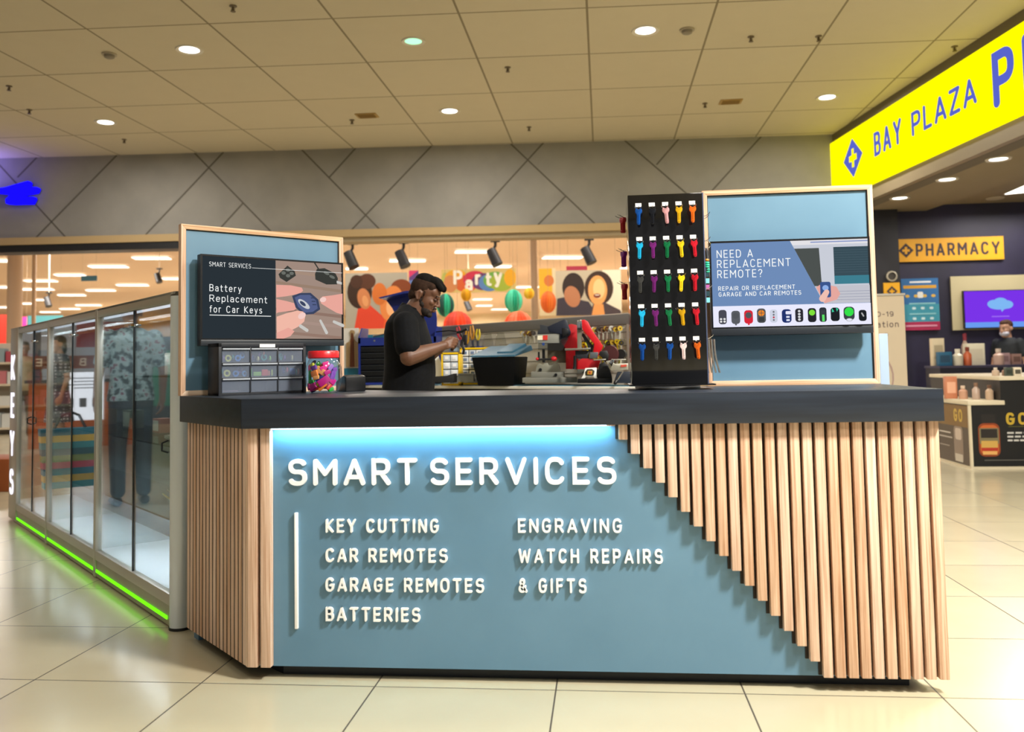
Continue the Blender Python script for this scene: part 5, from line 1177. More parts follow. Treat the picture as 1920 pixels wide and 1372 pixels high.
# the clamp held in both hands
hc = thing('hand_clamp', 'small black clamp held up in the person\'s hands', 'clamp', (.536, 1.905, 1.30))
MB().tube([(-.005, 0, .05), (.008, 0, .02), (-.004, 0, -.02), (.012, 0, -.045), (.006, 0, -.075)], .008, 8).build('body', BLACK, hc, smooth=True)
MB().tube([(-.03, 0, .055), (0, 0, .06), (.032, 0, .075)], .008, 8).tube([(-.16, .03, .062), (-.08, .02, .068), (-.02, 0, .06)], .003, 6).build('jaw', BLACK, hc, smooth=True)
MB().box(.012, .03, -.01, .01, -.02, .04).build('slider', P('#17181c', .4), hc, bevel=.003)

# ---- generic standing people
def stander(lab, loc, rz, h=1.72, skin='#b98a6a', hairc='#2a211b', top=('#9aa', '#bbb'), legs='#333842', topmat=None, dress=False, bag=False, long_hair=False, mask=False, hunch=0, arm=0, shoe='#2a2522', sleeve=.6, vox=.011):
    k = h/1.72
    t = thing('person', lab, 'person', loc, rz); t.scale = (k, k, k)
    sk = NOISY(skin, skin, 10, .5, name='skin')
    H = head_frame((.02, 0, 1.60), R(6)); b = MB(); head_shells(b, H)
    b.limb((0, 0, 1.55), (-.01, 0, 1.43), .052, .062)
    b.loft([(0, 0, .88, .1, .15), (0, 0, 1.05, .1, .14), (0, 0, 1.25, .11, .16), (-.005, 0, 1.4, .09, .17), (-.01, 0, 1.45, .06, .1)])
    hands = []
    for q in (-1, 1):
        e = (-.03, q*.25, 1.12); w = (.05, q*.26, .88) if not (arm and q == arm) else (.2, q*.2, 1.02)
        b.limb((-.01, q*.19, 1.40), e, .05, .04); b.limb(e, w, .04, .026)
        dd = (Vector(w)-Vector(e)).normalized(); hand_shells(b, w, dd, (0, q, 0), (1, 0, 0), (18, 22, 15)); hands.append(Vector(w)+dd*.09)
        b.limb((0, q*.09, .9), (.01, q*.1, .49), .08, .056); b.limb((.01, q*.1, .49), (-.015, q*.1, .09), .054, .034); b.limb((-.03, q*.1, .04), (.12, q*.11, .03), .032, .026)
    skinned(b, 'body', sk, t, vox*.7, 3)
    tm_ = topmat or NOISY(top[0], top[1], 14, .8, name='cloth')
    c = MB(); c.loft([(0, 0, .86, .128, .19), (0, 0, 1.05, .118, .165), (0, 0, 1.25, .128, .18), (-.005, 0, 1.38, .108, .19), (-.01, 0, 1.44, .085, .14), (-.01, 0, 1.475, .066, .08)])
    for q in (-1, 1): c.limb((-.01, q*.18, 1.40), tuple(Vector((-.01, q*.19, 1.40)).lerp(Vector((-.03, q*.25, 1.12)), sleeve)), .066, .062)
    if dress: c.loft([(0, 0, .5, .19, .24), (0, 0, .7, .16, .215), (0, 0, .9, .13, .19)])
    skinned(c, 'dress' if dress else 'shirt', tm_, t, vox, 3)
    if not dress:
        g = MB(); g.loft([(0, 0, .8, .12, .175), (0, 0, .92, .125, .18)])
        for q in (-1, 1): g.limb((0, q*.085, .85), (.01, q*.1, .49), .09, .072); g.limb((.01, q*.1, .49), (-.015, q*.1, .12), .07, .058)
        skinned(g, 'trousers', P(legs, .8), t, vox, 3)
    s_ = MB()
    for q in (-1, 1): s_.limb((-.04, q*.105, .04), (.15, q*.115, .032), .04, .032)
    skinned(s_, 'shoes', P(shoe, .5), t, vox, 2)
    hh = MB(); hh.ell((-.025, 0, .055), (.092, .082, .082), T=H); hh.ell((.02, 0, .09), (.07, .064, .045), T=H)
    if long_hair: hh.ell((-.06, 0, -.04), (.05, .08, .11), T=H)
    skinned(hh, 'hair', NOISY(hairc, hairc, 50, .7, name='hair'), t, vox*.7, 2)
    for q in (-1, 1):
        MB().ell((.086, q*.03, .006), (.01, .012, .006), nu=10, nv=7, T=H).build('eye', P('#1c1512', .4), t, smooth=True)
        MB().limb((.096, q*.016, .026), (.088, q*.044, .028), .004, .003, T=H).build('eyebrow', P(hairc, .8), t, smooth=True)
    if mask:
        mk = MB(); mk.ell((.045, 0, -.062), (.062, .068, .05), T=H); skinned(mk, 'face_mask', P('#d9d6e4', .7), t, .008, 2)
    return t, hands

# ================================================================== the store beyond the opening
def blue_sign():
    T = WT; z = lambda p: p
    def wp(px, py):
        v = ray(px, py); n = Vector((-DW.y, DW.x, 0)); k = (Vector((PW.x, PW.y, 0))-CAM).dot(n)/v.dot(n); q = CAM+v*k
        return ((Vector((q.x, q.y))-PW).dot(DW), q.z)
    out = [wp(a/2, b/2) for a, b in [(-30, 722), (0, 712), (38, 706), (80, 694), (120, 683), (126, 690), (121, 705), (152, 706), (157, 712), (150, 727), (104, 735), (98, 743), (140, 742), (143, 750), (134, 768), (60, 770), (38, 768), (36, 752), (52, 736), (30, 731), (0, 728), (-30, 742)]]
    t = thing('store_sign', 'glowing blue slanted letters on the grey bulkhead at the left edge', 'sign', (PW.x, PW.y, 0), WANG)
    MB().prism(out, -.11, -.02).build('letter', EM('#1208ff', 1.6), t)
    MB().prism(out, -.02, .0).build('backing', P('#101018', .5), t)
blue_sign()
p = WT @ Vector((-.35, -.45, 3.95)); lamp('AREA', tuple(p), 16, (.25, .2, 1), .7, target=tuple(p+Vector((0, .0, 1))), name='blue_sign_glow_lamp')

LAMPW = EM('#fff4e4', 3.2)
zs = 4.6
ST = [(250, 319, 482), (168, 239, 498), (104, 160, 514), (47, 106, 525), (-40, 22, 537), (33, 100, 541), (219, 278, 533), (162, 216, 543), (109, 160, 552), (66, 91, 561), (22, 64, 568), (-20, 18, 575), (142, 190, 571), (112, 150, 578), (75, 113, 584), (305, 366, 521), (-40, 28, 487),
      (853, 925, 470), (730, 798, 487), (648, 690, 502), (891, 958, 498), (1018, 1091, 481), (967, 1010, 537), (887, 922, 560), (922, 957, 579), (893, 922, 572), (1165, 1235, 500)]
for k, (a, b, y) in enumerate(ST):
    A, B = atz(a, y, zs), atz(b, y, zs); L = (B-A); L.z = 0
    zone = 'above the glass showcase' if b < 340 else ('above the posters between the boards')
    t = thing('strip_light', 'long white strip light on the store\'s peach ceiling, at %s' % ('the far left %d of the rows' % (k+1) if False else zone), 'strip light', (A.x, A.y, zs), math.atan2(L.y, L.x), 'store strip lights '+zone)
    m2 = MB().box(0, L.length, -.06, .06, -.03, 0.02); m2.build('housing', P('#c9b79c', .5), t)
    MB().box(.01, L.length-.01, -.25, .25, -.045, -.03).build('diffuser', LAMPW, t)
# spot lights hung on tracks
for k, (px, py, lab) in enumerate([(658, 487, 'black spotlight just right of the left board'), (754, 487, 'black spotlight above the bowed head of the person'), (926, 486, 'black spotlight above the party banner'), (1102, 478, 'black spotlight over the smiling pair poster'),
                         (297, 521, 'small dark spotlight over the showcase, next to the left board'), (90, 566, 'small dark spotlight at the far left of the store'), (877, 573, 'tiny dark spotlight below the party banner')]):
    d_ = 15 if k < 4 else 24
    p = at(px, py, d_); s_ = 1 if k < 4 else .9
    if k == 0: SPZ = p.z
    if k < 4: p.z = SPZ
    t = thing('spotlight', lab, 'spotlight', p, R(0), 'store spotlights')
    MB().cyl((-.05*s_, 0, .13*s_), (.07*s_, -.05, -.14*s_), .085*s_, .095*s_, n=18).build('lamp_head', P('#17171a', .5), t, smooth=True)
    MB().tube([(-.02, 0, .1*s_), (.03, 0, .2*s_), (.03, 0, .27*s_)], .025*s_, 8).box(-.05*s_, .11*s_, -.04, .04, .26*s_, .30*s_).build('arm', P('#1b1b1e', .5), t, smooth=True)
    if k >= 4: MB().cyl((.03, 0, .30*s_), (.03, 0, 4.62-p.z), .01, n=6).build('drop_rod', P('#cfc2ac', .5), t)
a_, b_ = at(560, 487, 15), at(1200, 478, 15)
LTK = thing('lighting_track', 'long pale lighting track hung across the store above the posters', 'lighting track', (a_.x, a_.y, SPZ+.30), math.atan2(b_.y-a_.y, b_.x-a_.x)); lk = (b_-a_).length
MB().box(0, lk, .0-.05, .03, 0, .05).build('rail', P('#cfc2ac', .5), LTK); m2 = MB()
for q in (.1, .5, .9): m2.cyl((lk*q, 0, .05), (lk*q, 0, 4.62-SPZ-.30), .008, n=6)
m2.build('drop_rods', P('#cfc2ac', .5), LTK)
# columns
for px, r, d_, lab in ((27, .16, 20, 'round pale column at the far left of the store'), (1003, .07, 18, 'slim pale pole between the party banner and the smiling pair poster'), (63, .05, 22, 'thin pale rod hanging at the far left of the store')):
    p = at(px, 600, d_); mb = MB().cyl((p.x, p.y, 0), (p.x, p.y, 4.62), r, n=20)
    tag(mb.build('store_column', P('#b0957a', .6), smooth=True), lab, 'column')
# posters, banner, paper balls
def flatpic(name, lab, cat, px0, py0, px1, py1, d, thick=.02, group=None):
    """a flat print facing the walkway; returns its root, a Flat on its face and width/height"""
    A, B = at(px0, py1, d), at(px1, py1, d); C_ = at(px0, py0, d)
    u = B-A; u.z = 0; w = u.length; h = C_.z-A.z
    t = thing(name, lab, cat, A, math.atan2(u.y, u.x), group)
    MB().box(0, w, 0, thick, 0, h).build('sheet', P('#b9b4a8', .6), t)
    m2 = MB()
    for q in (.08, .92): m2.cyl((w*q, thick/2, h), (w*q, thick/2, 4.62-A.z), .0022, n=5)
    m2.build('hanging_wires', P('#8d7a66', .5), t)
    return t, Flat(-.0005), w, h
def pm(c): return P(c, .6)
t, F, w, h = flatpic('poster', 'large hanging poster of two hugging curly haired children in orange red tops', 'poster', 648, 512, 765, 617, 15.5)
F.rect(0, w, 0, h, pm('#b5afa0'))
F.ell((.23*w, .66*h), .2*w, .3*h, pm('#3b2416')); F.ell((.35*w, .85*h), .14*w, .14*h, pm('#5a3420')); F.ell((.18*w, .85*h), .1*w, .12*h, pm('#4a2c1c'))
F.ell((.9*w, .72*h), .17*w, .16*h, pm('#8a4420')); F.poly([(.14*w, 0), (.2*w, .36*h), (.4*w, .42*h), (.62*w, .2*h), (.66*w, 0)], pm('#e8482a'))
F.ell((.3*w, .54*h), .105*w, .19*h, pm('#d98a58'), 12); F.ell((.32*w, .5*h), .05*w, .1*h, pm('#f0a870'), 12)
F.poly([(.6*w, 0), (.64*w, .25*h), (w, .2*h), (w, 0)], pm('#f2602e')); F.ell((.74*w, .45*h), .18*w, .32*h, pm('#f0904a'), -12); F.ell((.76*w, .42*h), .1*w, .2*h, pm('#ffc08a'), -12); F.ell((.55*w, .62*h), .12*w, .2*h, pm('#e07a34'))
F.build('picture', t)
t, F, w, h = flatpic('poster', 'large hanging poster of a dark haired pair laughing together', 'poster', 1043, 507, 1166, 592, 16)
F.rect(0, w, 0, h, pm('#c2b69c')); F.rect(.72*w, w, 0, h, pm('#f6ead0'))
F.poly([(0, 0), (.02*w, .38*h), (.16*w, .42*h), (.5*w, .3*h), (.62*w, 0)], pm('#3a3440')); F.ell((.27*w, .62*h), .17*w, .33*h, pm('#2c1d18')); F.ell((.25*w, .42*h), .12*w, .24*h, pm('#b87a54'), 15)
F.ell((.66*w, .6*h), .22*w, .38*h, pm('#3a2418')); F.poly([(.5*w, 0), (.58*w, .3*h), (.72*w, .3*h), (.98*w, .1*h), (w, 0)], pm('#4a3c40')); F.ell((.64*w, .55*h), .145*w, .33*h, pm('#f2a860')); F.ell((.66*w, .58*h), .09*w, .22*h, pm('#ffcb8c'))
F.ell((.63*w, .43*h), .055*w, .05*h, pm('#7a3424')); F.rect(.6*w, .66*w, .435*h, .455*h, pm('#fff0e0')); F.poly([(.54*w, 0), (.58*w, .24*h), (.72*w, .24*h), (.74*w, 0)], pm('#f0a058'))
F.build('picture', t)
t, F, w, h = flatpic('party_banner', 'hanging banner reading Party over overlapping coloured dots', 'banner', 828, 505, 968, 549, 17)
F.rect(0, w, 0, h, pm('#d9c27a'))
for x, z, r, c in [(.05, .5, .5, '#b8c060'), (.2, .62, .5, '#e9a92c'), (.33, .3, .5, '#d9632c'), (.45, .55, .62, '#cf3050'), (.56, .45, .5, '#6a3a70'), (.64, .4, .46, '#5a86c4'), (.72, .5, .55, '#6fae4a'), (.8, .4, .5, '#a4b83a'), (.92, .6, .5, '#f0b01e'), (.12, .3, .3, '#d08a54')]:
    rx = r*h*1.0; cx, cz = x*w, z*h; F.ell((cx, max(min(cz, h*.62), h*.38)), min(rx, w*.16, cx if cx > .01 else .1, w-cx), h*.37, pm(c))
Wt = pm('#fbf6e8')
for ch, x, z, cap in (('P', .16, .34, .62), ('a', .315, .08, .62), ('r', .45, .3, .62), ('t', .585, .26, .6), ('y', .70, .34, .66)): F.text(ch, x*w, z*h, cap*h, .2, Wt)
F.build('picture', t)
t, F, w, h = flatpic('hanging_sign', 'narrow pink and blue hanging sign between the children poster and the bowed head', 'sign', 767, 507, 785, 540, 16.5)
F.rect(0, w, h*.45, h, pm('#d0366a')); F.poly([(0, h*.45), (0, h*.6), (w, h), (w, h*.45)], pm('#5a3a78')); F.rect(0, w, 0, h*.45, pm('#5a7ab8')); F.build('picture', t)
t, F, w, h = flatpic('hanging_sign', 'tall yellow hanging sign left of the laughing pair poster', 'sign', 1012, 503, 1043, 592, 16.5)
F.rect(0, w, 0, h, pm('#e8d8b0')); F.rect(0, w*.8, h*.35, h, pm('#eab52a')); F.ell((.6*w, .74*h), .3*w, .12*h, pm('#d87a3a')); F.build('picture', t)
for px0, py0, px1, py1, d_, c, lab in [(1062, 499, 1101, 507, 18, '#d8466a', 'small pink sign just above the laughing pair poster'), (-10, 590, 19, 665, 24, '#ee3c2e', 'tall red orange store banner at the left edge'), (38, 594, 50, 616, 24.5, '#e02a80', 'small hot pink sign at the far left of the store'),
        (52, 592, 118, 622, 26, '#3f7f84', 'teal sign over the far left end of the showcase'), (20, 594, 34, 660, 27, '#c8324a', 'crimson banner behind the far left column'), (152, 517, 182, 527, 22, '#4a86a8', 'small blue sign hung among the strip lights')]:
    t, F, w, h = flatpic('hanging_sign', lab, 'sign', px0, py0, px1, py1, d_); F.rect(0, w, 0, h, pm(c)); F.rect(.1*w, .9*w, .4*h, .5*h, pm(c)); F.build('picture', t)
def paper_ball(px, py, rpx, d_, c1, c2, lab, sq=1.0):
    p = at(px, py, d_); r = rpx*d_/F_PX; t = thing('paper_ball', lab, 'paper decoration', p, 0, 'honeycomb paper balls in the store'); n = 40
    mb = MB(); v = []; N = 10
    for j in range(1, N):
        th = math.pi*j/N
        for i in range(n):
            a = 2*math.pi*i/n; rr = r*(1 if i % 2 else .86); v.append((rr*math.sin(th)*math.cos(a), rr*math.sin(th)*math.sin(a), r*sq*math.cos(th)))
    v += [(0, 0, r*sq), (0, 0, -r*sq)]; k = (N-1)*n; fs = []; ms = []
    for j in range(N-2):
        for i in range(n): mb.f.append((j*n+i, (j+1)*n+i, (j+1)*n+(i+1) % n, j*n+(i+1) % n)); mb.m.append(1 if (i//5) % 2 else 0)
    for i in range(n):
        mb.f.append((k, i, (i+1) % n)); mb.m.append(1 if (i//5) % 2 else 0); mb.f.append((k+1, (N-2)*n+(i+1) % n, (N-2)*n+i)); mb.m.append(1 if (i//5) % 2 else 0)
    mb.v = v; mb.build('paper_body', [pm(c1), pm(c2)], t)
    MB().cyl((0, 0, r*sq), (0, 0, 4.62-p.z), .0025, n=5).build('string', P('#a08d78', .6), t)
paper_ball(835, 572, 17, 15, '#2fc49a', '#1c5a50', 'teal honeycomb paper ball hanging right in front of the person\'s face', 1.3)
paper_ball(963, 564, 17, 15.2, '#1fb48c', '#54d8b0', 'teal honeycomb paper ball hanging under the party banner', 1.3)
paper_ball(858, 610, 27, 14.5, '#ff4a1c', '#d8402a', 'big orange red honeycomb paper ball above the held clamp')
paper_ball(972, 610, 27, 14.6, '#ff5220', '#f07850', 'big orange red honeycomb paper ball above the teal lidded bin')
paper_ball(874, 553, 10, 15.4, '#f4bc1c', '#dca012', 'small yellow honeycomb paper ball under the letter a of the banner', 1.2)
paper_ball(992, 550, 10, 15.4, '#f0b41c', '#f8cc3c', 'small yellow honeycomb paper ball right of the party banner', 1.1)
paper_ball(1028, 566, 15, 15.6, '#f08030', '#e86c24', 'orange honeycomb paper ball at the edge of the laughing pair poster', 1.4)
# gondolas full of goods, far inside
def gondola(x, y, w, h, rz, cols, lab):
    t = thing('shelf_unit', lab, 'shelf', (x, y, 0), rz, 'store shelves')
    mb = MB().box(0, w, .5, .55, 0, h)
    n = max(2, int(h/.4))
    for k in range(n): mb.box(0, w, 0, .5, .1+k*(h-.1)/n, .14+k*(h-.1)/n)
    mb.build('shelving', P('#d8cdb8', .6), t)
    g = MB()
    for k in range(n):
        q = .04
        while q < w-.2:
            ww = random.uniform(.1, .3); hh = random.uniform(.4, .85)*(h/n-.06); g.box(q, q+ww*.92, .04, .4, .14+k*(h-.1)/n, .14+k*(h-.1)/n+hh, random.randrange(len(cols))); q += ww
    tag(g.build('goods', [pm(c) for c in cols], t), kind='stuff')
gondola(-4.5, 17.5, 4.6, 1.55, R(3), ['#e0d2b4', '#cbb794', '#b8a07c', '#e8e0d0', '#9a8468', '#d0b0a0'], 'low shelf of beige goods behind the person')
gondola(0.6, 18.2, 4.2, 1.9, R(3), ['#e2d4ba', '#c8b08c', '#efe6d6', '#a88c6c', '#7c8aa4'], 'shelf of pale goods behind the paper balls')
gondola(-5.5, 28, 7, 2.2, R(2), ['#e6d8bc', '#d0b890', '#f0e8da', '#b09878', '#c8a088'], 'far shelf of pale goods, deep in the store')
gondola(-11.6, 11.6, 3.0, 1.75, R(25), ['#8fa4ae', '#c7d2d6', '#b04a5a', '#d8dcdc', '#6f8088', '#c87a84'], 'shelf of grey blue and pink goods at the left edge of the store')
gondola(-12.4, 20, 5, 2.1, R(12), ['#d84a50', '#e8a0a0', '#c0c8cc', '#e87850', '#8898a0'], 'shelf of red and grey goods far behind the showcase')
gondola(-7.6, 16.5, 2.2, 1.5, R(10), ['#4a9a98', '#d8c8a8', '#e8e0d0', '#c05a50'], 'low shelf seen between the showcase and the left board')
_c = atz(16.5, 922, 0); CRX, CRY = _c.x, _c.y
tag(MB().box(CRX-.75, CRX, CRY, CRY+.5, .0, .32).build('stock_crate', P('#8a4416', .6), bevel=.01), 'orange brown crate on the floor at the left edge beside the showcase end', 'crate')

# ================================================================== pharmacy
sgn = thing('light_box_sign', 'long yellow lit sign reading BAY PLAZA with a blue diamond cross', 'sign', (PC.x, PC.y, 0), PA)
# local x along the front towards the viewer, so seen from the walkway it runs left to right
MB().box(-.02, 9, -.06, .08, 3.48, 4.32).build('light_box', EM('#f2e600', 1.45), sgn)
INK = EM('#5a66cc', 1.0)
def lx(p): return (Vector((p[0], p[1]))-PC).dot(GD)
for s_, x_0, z_0, c_, st_, w_ in (('BAY', 1.433, 3.783, .31, .14, .73), ('PLAZA', 2.432, 3.787, .285, .14, 1.355), ('PHARMACY', 4.088, 3.63, .56, .17, None)):
    tx = MB(); text(tx, s_, x_0, z_0, c_, st_, w_, y0=-.07, y1=-.061); tx.build('sign_lettering', INK, sgn)
dm = MB(); cx, cz = .77, 3.927
def diamond(mb, cx, cz, r, y0, y1, q=.26, k=.78, m=0):
    """diamond outline with a plus shaped opening"""
    pl = [(q, 0)]
    a = .17*r; b = .50*r
    plus = [(a, b), (a, a), (b, a), (b, -a), (a, -a), (a, -b), (-a, -b), (-a, -a), (-b, -a), (-b, a), (-a, a), (-a, b)]
    outer = [(0, r), (r*k, 0), (0, -r), (-r*k, 0)]
    # fill between the outline and the plus by four quadrant pieces
    qs = [([(0, r), (r*k, 0), (b, 0), (b, a), (a, a), (a, b), (0, b)], 1, 1)]
    for pts, _, _ in qs:
        for sx_, sz_ in ((1, 1), (-1, 1), (-1, -1), (1, -1)):
            mb.prism([(cx+p[0]*sx_, cz+p[1]*sz_) for p in pts], y0, y1, m)
diamond(dm, cx, cz, .265, -.07, -.061, k=1.12)
dm.build('diamond_emblem', INK, sgn)
for k, (px, py) in enumerate([(1687, 371), (1776, 336), (1872, 298)]):
    p = atz(px, py, 3.28); downlight(p.x, p.y, 3.28, ['leftmost downlight in the soffit under the yellow sign', 'middle downlight in the soffit under the yellow sign', 'rightmost downlight in the soffit under the yellow sign'][k], EM('#fffaf0', 5), .11, 'pharmacy soffit downlights')
def troffer(c0, c1, c2, c3, z, lab):
    t = thing('panel_light', lab, 'ceiling light', (c0[0], c0[1], z), 0, 'pharmacy panel lights'); pts = [(c[0]-c0[0], c[1]-c0[1]) for c in (c0, c1, c2, c3)]
    MB().prism(pts, -.02, -.004, plane='xy').build('diffuser', EM('#fffaf0', 3.5), t); cxm = sum(p[0] for p in pts)/4; cym = sum(p[1] for p in pts)/4
    MB().prism([(cxm+(p[0]-cxm)*1.04, cym+(p[1]-cym)*1.06) for p in pts], -.012, 0, plane='xy').build('rim', P('#b8ad98', .5), t)
zz2 = 3.355
q = [atz(x, y, zz2)[:2] for x, y in ((1722, 404), (1738, 394), (1884, 391), (1878, 401))]; troffer(*q, zz2, 'wide flat panel light just above the pharmacy\'s dark back wall')
q = [atz(x, y, zz2)[:2] for x, y in ((1884, 362), (1930, 342), (2000, 334), (1990, 352))]; troffer(*q, zz2, 'panel light at the right edge under the yellow sign')
p = atz(1866, 371, zz2); t = thing('air_vent', 'small pale round vent between the pharmacy panel lights', 'vent', (p.x, p.y, zz2)); MB().lathe([(.12, 0), (.11, -.015), (.001, -.015)], n=20).build('grille', P('#bdb29a', .5), t, smooth=True)
YB = 9.93
def wallpic(name, lab, cat, x0, x1, z0, z1, col, y=YB, th=.03):
    t = thing(name, lab, cat, (x0, y, z0)); MB().box(0, x1-x0, 0, th, 0, z1-z0).build('panel', col, t); return t, Flat(-.0006), x1-x0, z1-z0
t, F, w, h = wallpic('pharmacy_sign', 'orange yellow sign reading PHARMACY on the dark back wall', 'sign', 5.612, 7.115, 2.535, 2.868, P('#e8a70c', .5))
dk = P('#3a2a2c', .6)
mb = MB(); diamond(mb, .155, h*.5, .105, -.004, -.0006, k=1.0); mb.build('diamond_emblem', dk, t)
F.text('PHARMACY', .29, .075, .185, .17, dk, 1.16); F.build('sign_lettering', t)
t, F, w, h = wallpic('wall_poster', 'blue and teal notice poster with a crimson foot under the PHARMACY sign', 'poster', 5.677, 6.192, 1.543, 2.291, P('#2c5f9a', .5))
F.rect(0, w, .12, h, P('#2b6aa4', .5)); F.rect(0, w, .12, .5*h, P('#3c93a8', .5)); F.rect(0, w, 0, .12, P('#a8244e', .5)); F.rect(.03, w-.03, h-.145, h-.1, P('#d8a02c', .5)); F.rect(.12, w-.1, h-.065, h-.04, P('#e8ecf0', .5))
for k in range(4): F.ell((.08+k*.12, h*.66), .03, .022, P('#d8b04a', .5))
F.rrect(.22, .3, h*.62, h*.74, .02, P('#e4e4e0', .5))
for j in range(2):
    F.rect(.1, w-.05, h*.5-j*.15, h*.5-j*.15+.02, P('#8ac4cc', .5))
    for k in range(3): F.rrect(.14+k*.12, .19+k*.12, h*.40-j*.15, h*.40-j*.15+.035, .01, P('#c8e0e4', .5))
F.rect(.04, w-.04, .05, .075, P('#d890a8', .5)); F.build('print', t)
t, F, w, h = wallpic('notice_board', 'large cream board behind the purple screen', 'board', 6.365, 8.4, 1.53, 2.305, P('#bdb18c', .6))
t = thing('television', 'wide purple screen with a pale blue cloud shape', 'screen', (6.52, YB-.051, 1.56)); MB().box(-.012, 1.35, 0, .05, -.012, .53).build('casing', BLACK, t)
F = Flat(-.0006); F.rect(0, 1.34, .075, .52, EM('#7a34e8', 1.0)); F.rect(0, 1.34, 0, .075, EM('#6a9cf0', 1.0)); cl_ = EM('#7fb8f4', 1.0)
for c in ((.4, .33, .09, .06), (.49, .345, .1, .075), (.57, .32, .09, .06), (.48, .30, .15, .05)): F.ell(c[:2], c[2], c[3], cl_)
F.poly([(.49, .27), (.55, .27), (.5, .215)], cl_); F.rect(.36, .6, .145, .16, EM('#a070f4')); F.build('screen', t)
t, F, w, h = wallpic('square_sign', 'small square yellow sign with a diamond on the dark pharmacy column', 'sign', 5.37, 5.59, 2.0, 2.222, P('#e0a30e', .5), 9.72)
mb = MB(); diamond(mb, w*.5, h*.45, .075, -.004, -.0006, k=1.0); mb.build('diamond_emblem', dk, t)
t = thing('wall_clock', 'round dark faced wall clock above the square yellow sign', 'clock', (5.487, 9.735, 2.315)); Ry = Matrix.Rotation(R(90), 4, 'X')
MB().lathe([(.055, -.0), (.075, -.0), (.075, .025), (.055, .03)], n=26, closed=True, T=Ry).build('rim', P('#a9a08c', .4), t, smooth=True); MB().cyl((0, .0, 0), (0, -.012, 0), .056, n=26).build('face', P('#3a342c', .5), t, smooth=True)
# pull-up banner and lit post right of the board
A, B = at(1640, 726, 8.5), at(1700, 723, 8.5); top_ = at(1699, 553, 8.5).z
t = thing('pull_up_banner', 'tall cream pull up banner ending in D-19 and nation, beside the right board', 'banner', (A.x-.25, A.y, 0)); w = B.x-A.x+.25
MB().box(0, w, 0, .01, .06, top_).build('banner_sheet', P('#b8a890', .6), t); MB().box(-.02, w+.02, -.09, .1, 0, .06).build('base', ALU, t); MB().box(-.01, w+.01, -.01, .02, top_, top_+.02).build('top_rail', ALU, t); MB().cyl((w/2, .05, .03), (w/2, .03, top_), .012, n=8).build('pole', ALU, t, smooth=True)
tk = P('#5a4c48', .6); F = Flat(-.0006); F.text('COVID-19', w-.455, top_-.205, .050, .16, tk, .35); F.build('banner_lettering', t)
F = Flat(-.0006); F.text('nation', w-.315, top_-.31, .06, .15, tk, .255); F.build('banner_lettering', t)
F = Flat(-.0006); F.text('time', w-.335, top_-.405, .05, .15, tk, .17); F.build('banner_lettering', t)
F = Flat(-.0006)
cxx = w-.34; rr = .20
for k in range(26):
    a0, a1 = R(-90+k*360/26), R(-90+(k+1)*360/26); F.poly([(cxx+rr*math.cos(a0), .97+1.2*rr*math.sin(a0)), (cxx+rr*math.cos(a1), .97+1.2*rr*math.sin(a1)), (cxx+(rr+.014)*math.cos(a1), .97+1.2*(rr+.014)*math.sin(a1)), (cxx+(rr+.014)*math.cos(a0), .97+1.2*(rr+.014)*math.sin(a0))], P('#9a7f78', .6))
F.build('ring_emblem', t)
p = at(1656.5, 700, 6.0); tag(MB().box(p.x-.03, p.x+.03, p.y-.03, p.y+.03, 0, 1.325).build('acrylic_post', P('#9db2cf', .3), bevel=.004), 'slim pale blue white post standing just right of the right board', 'post')
# vitamin display counter
CX, CY = 5.09, 6.263
dcn = thing('display_counter', 'stepped cream topped display counter with black and gold GO vitamin panels', 'display counter', (CX, CY, 0))
CRM = P('#d8ccb0', .5); BKP = P('#141415', .45); GOLD = P('#c9a93a', .4, .2)
MB().box(0, 2.2, 0, 1.9, .03, .655).build('body', BKP, dcn); MB().box(.31, 2.2, 0, 1.9, .655, .905).build('raised_body', BKP, dcn)
MB().box(-.02, .34, -.02, 1.92, .655, .70).box(.3, 2.2, -.02, 1.92, .905, .945).build('counter_top', CRM, dcn, bevel=.004)
MB().box(-.012, .012, -.012, .02, .0, .66).box(-.01, 2.2, .005, 1.88, 0, .03).build('edge_trim', CRM, dcn)
Ls = Matrix.Rotation(R(-90), 4, 'Z')   # left flank: x of the picture runs towards the viewer
F = Flat(0, T=Matrix.Translation((-.0125, .88, 0)) @ Ls)
F.rect(.0, .86, .03, .645, P('#4a3c2a', .5)); F.rect(.0, .86, .42, .645, P('#7a5a20', .5)); F.text('GO', .5, .47, .135, .2, GOLD); F.rrect(.48, .72, .05, .42, .05, P('#8a7868', .5)); F.rrect(.52, .68, .28, .4, .03, P('#c8b8a8', .5)); F.rect(.5, .7, .05, .13, P('#c9bfae', .5)); F.rect(.08, .4, .33, .345, P('#cfc8bc', .5)); F.rect(.08, .44, .28, .295, P('#b8b0a4', .5)); F.rect(.08, .36, .19, .2, P('#a49c90', .5))
F.build('side_print', dcn)
F = Flat(-.0006)
F.rrect(.075, .305-.02, .13, .47, .06, P('#8a3c18', .5)); F.rrect(.09, .27, .15, .45, .05, P('#c0602a', .5)); F.rrect(.11, .25, .47, .56, .01, P('#201c1a', .5)); F.rect(.085, .275, .26, .42, P('#7a7050', .5)); F.rect(.1, .26, .32, .41, P('#28221e', .5)); F.rect(.1, .26, .22, .29, P('#c8a050', .5)); F.rect(.1, .26, .19, .22, P('#b03020', .5)); F.rect(.11, .25, .15, .185, P('#e0a860', .5))
F.text('GO', .35, .45, .125, .21, GOLD); F.rect(.37, .62, .43, .435, P('#6a6a30', .5))
for k, wd_ in enumerate((.4, .36, .3)):
    for q in range(5): F.rect(.355+q*wd_/5, .355+q*wd_/5+wd_/5*.8, .36-k*.038, .378-k*.038, P('#c9c6c0', .5))
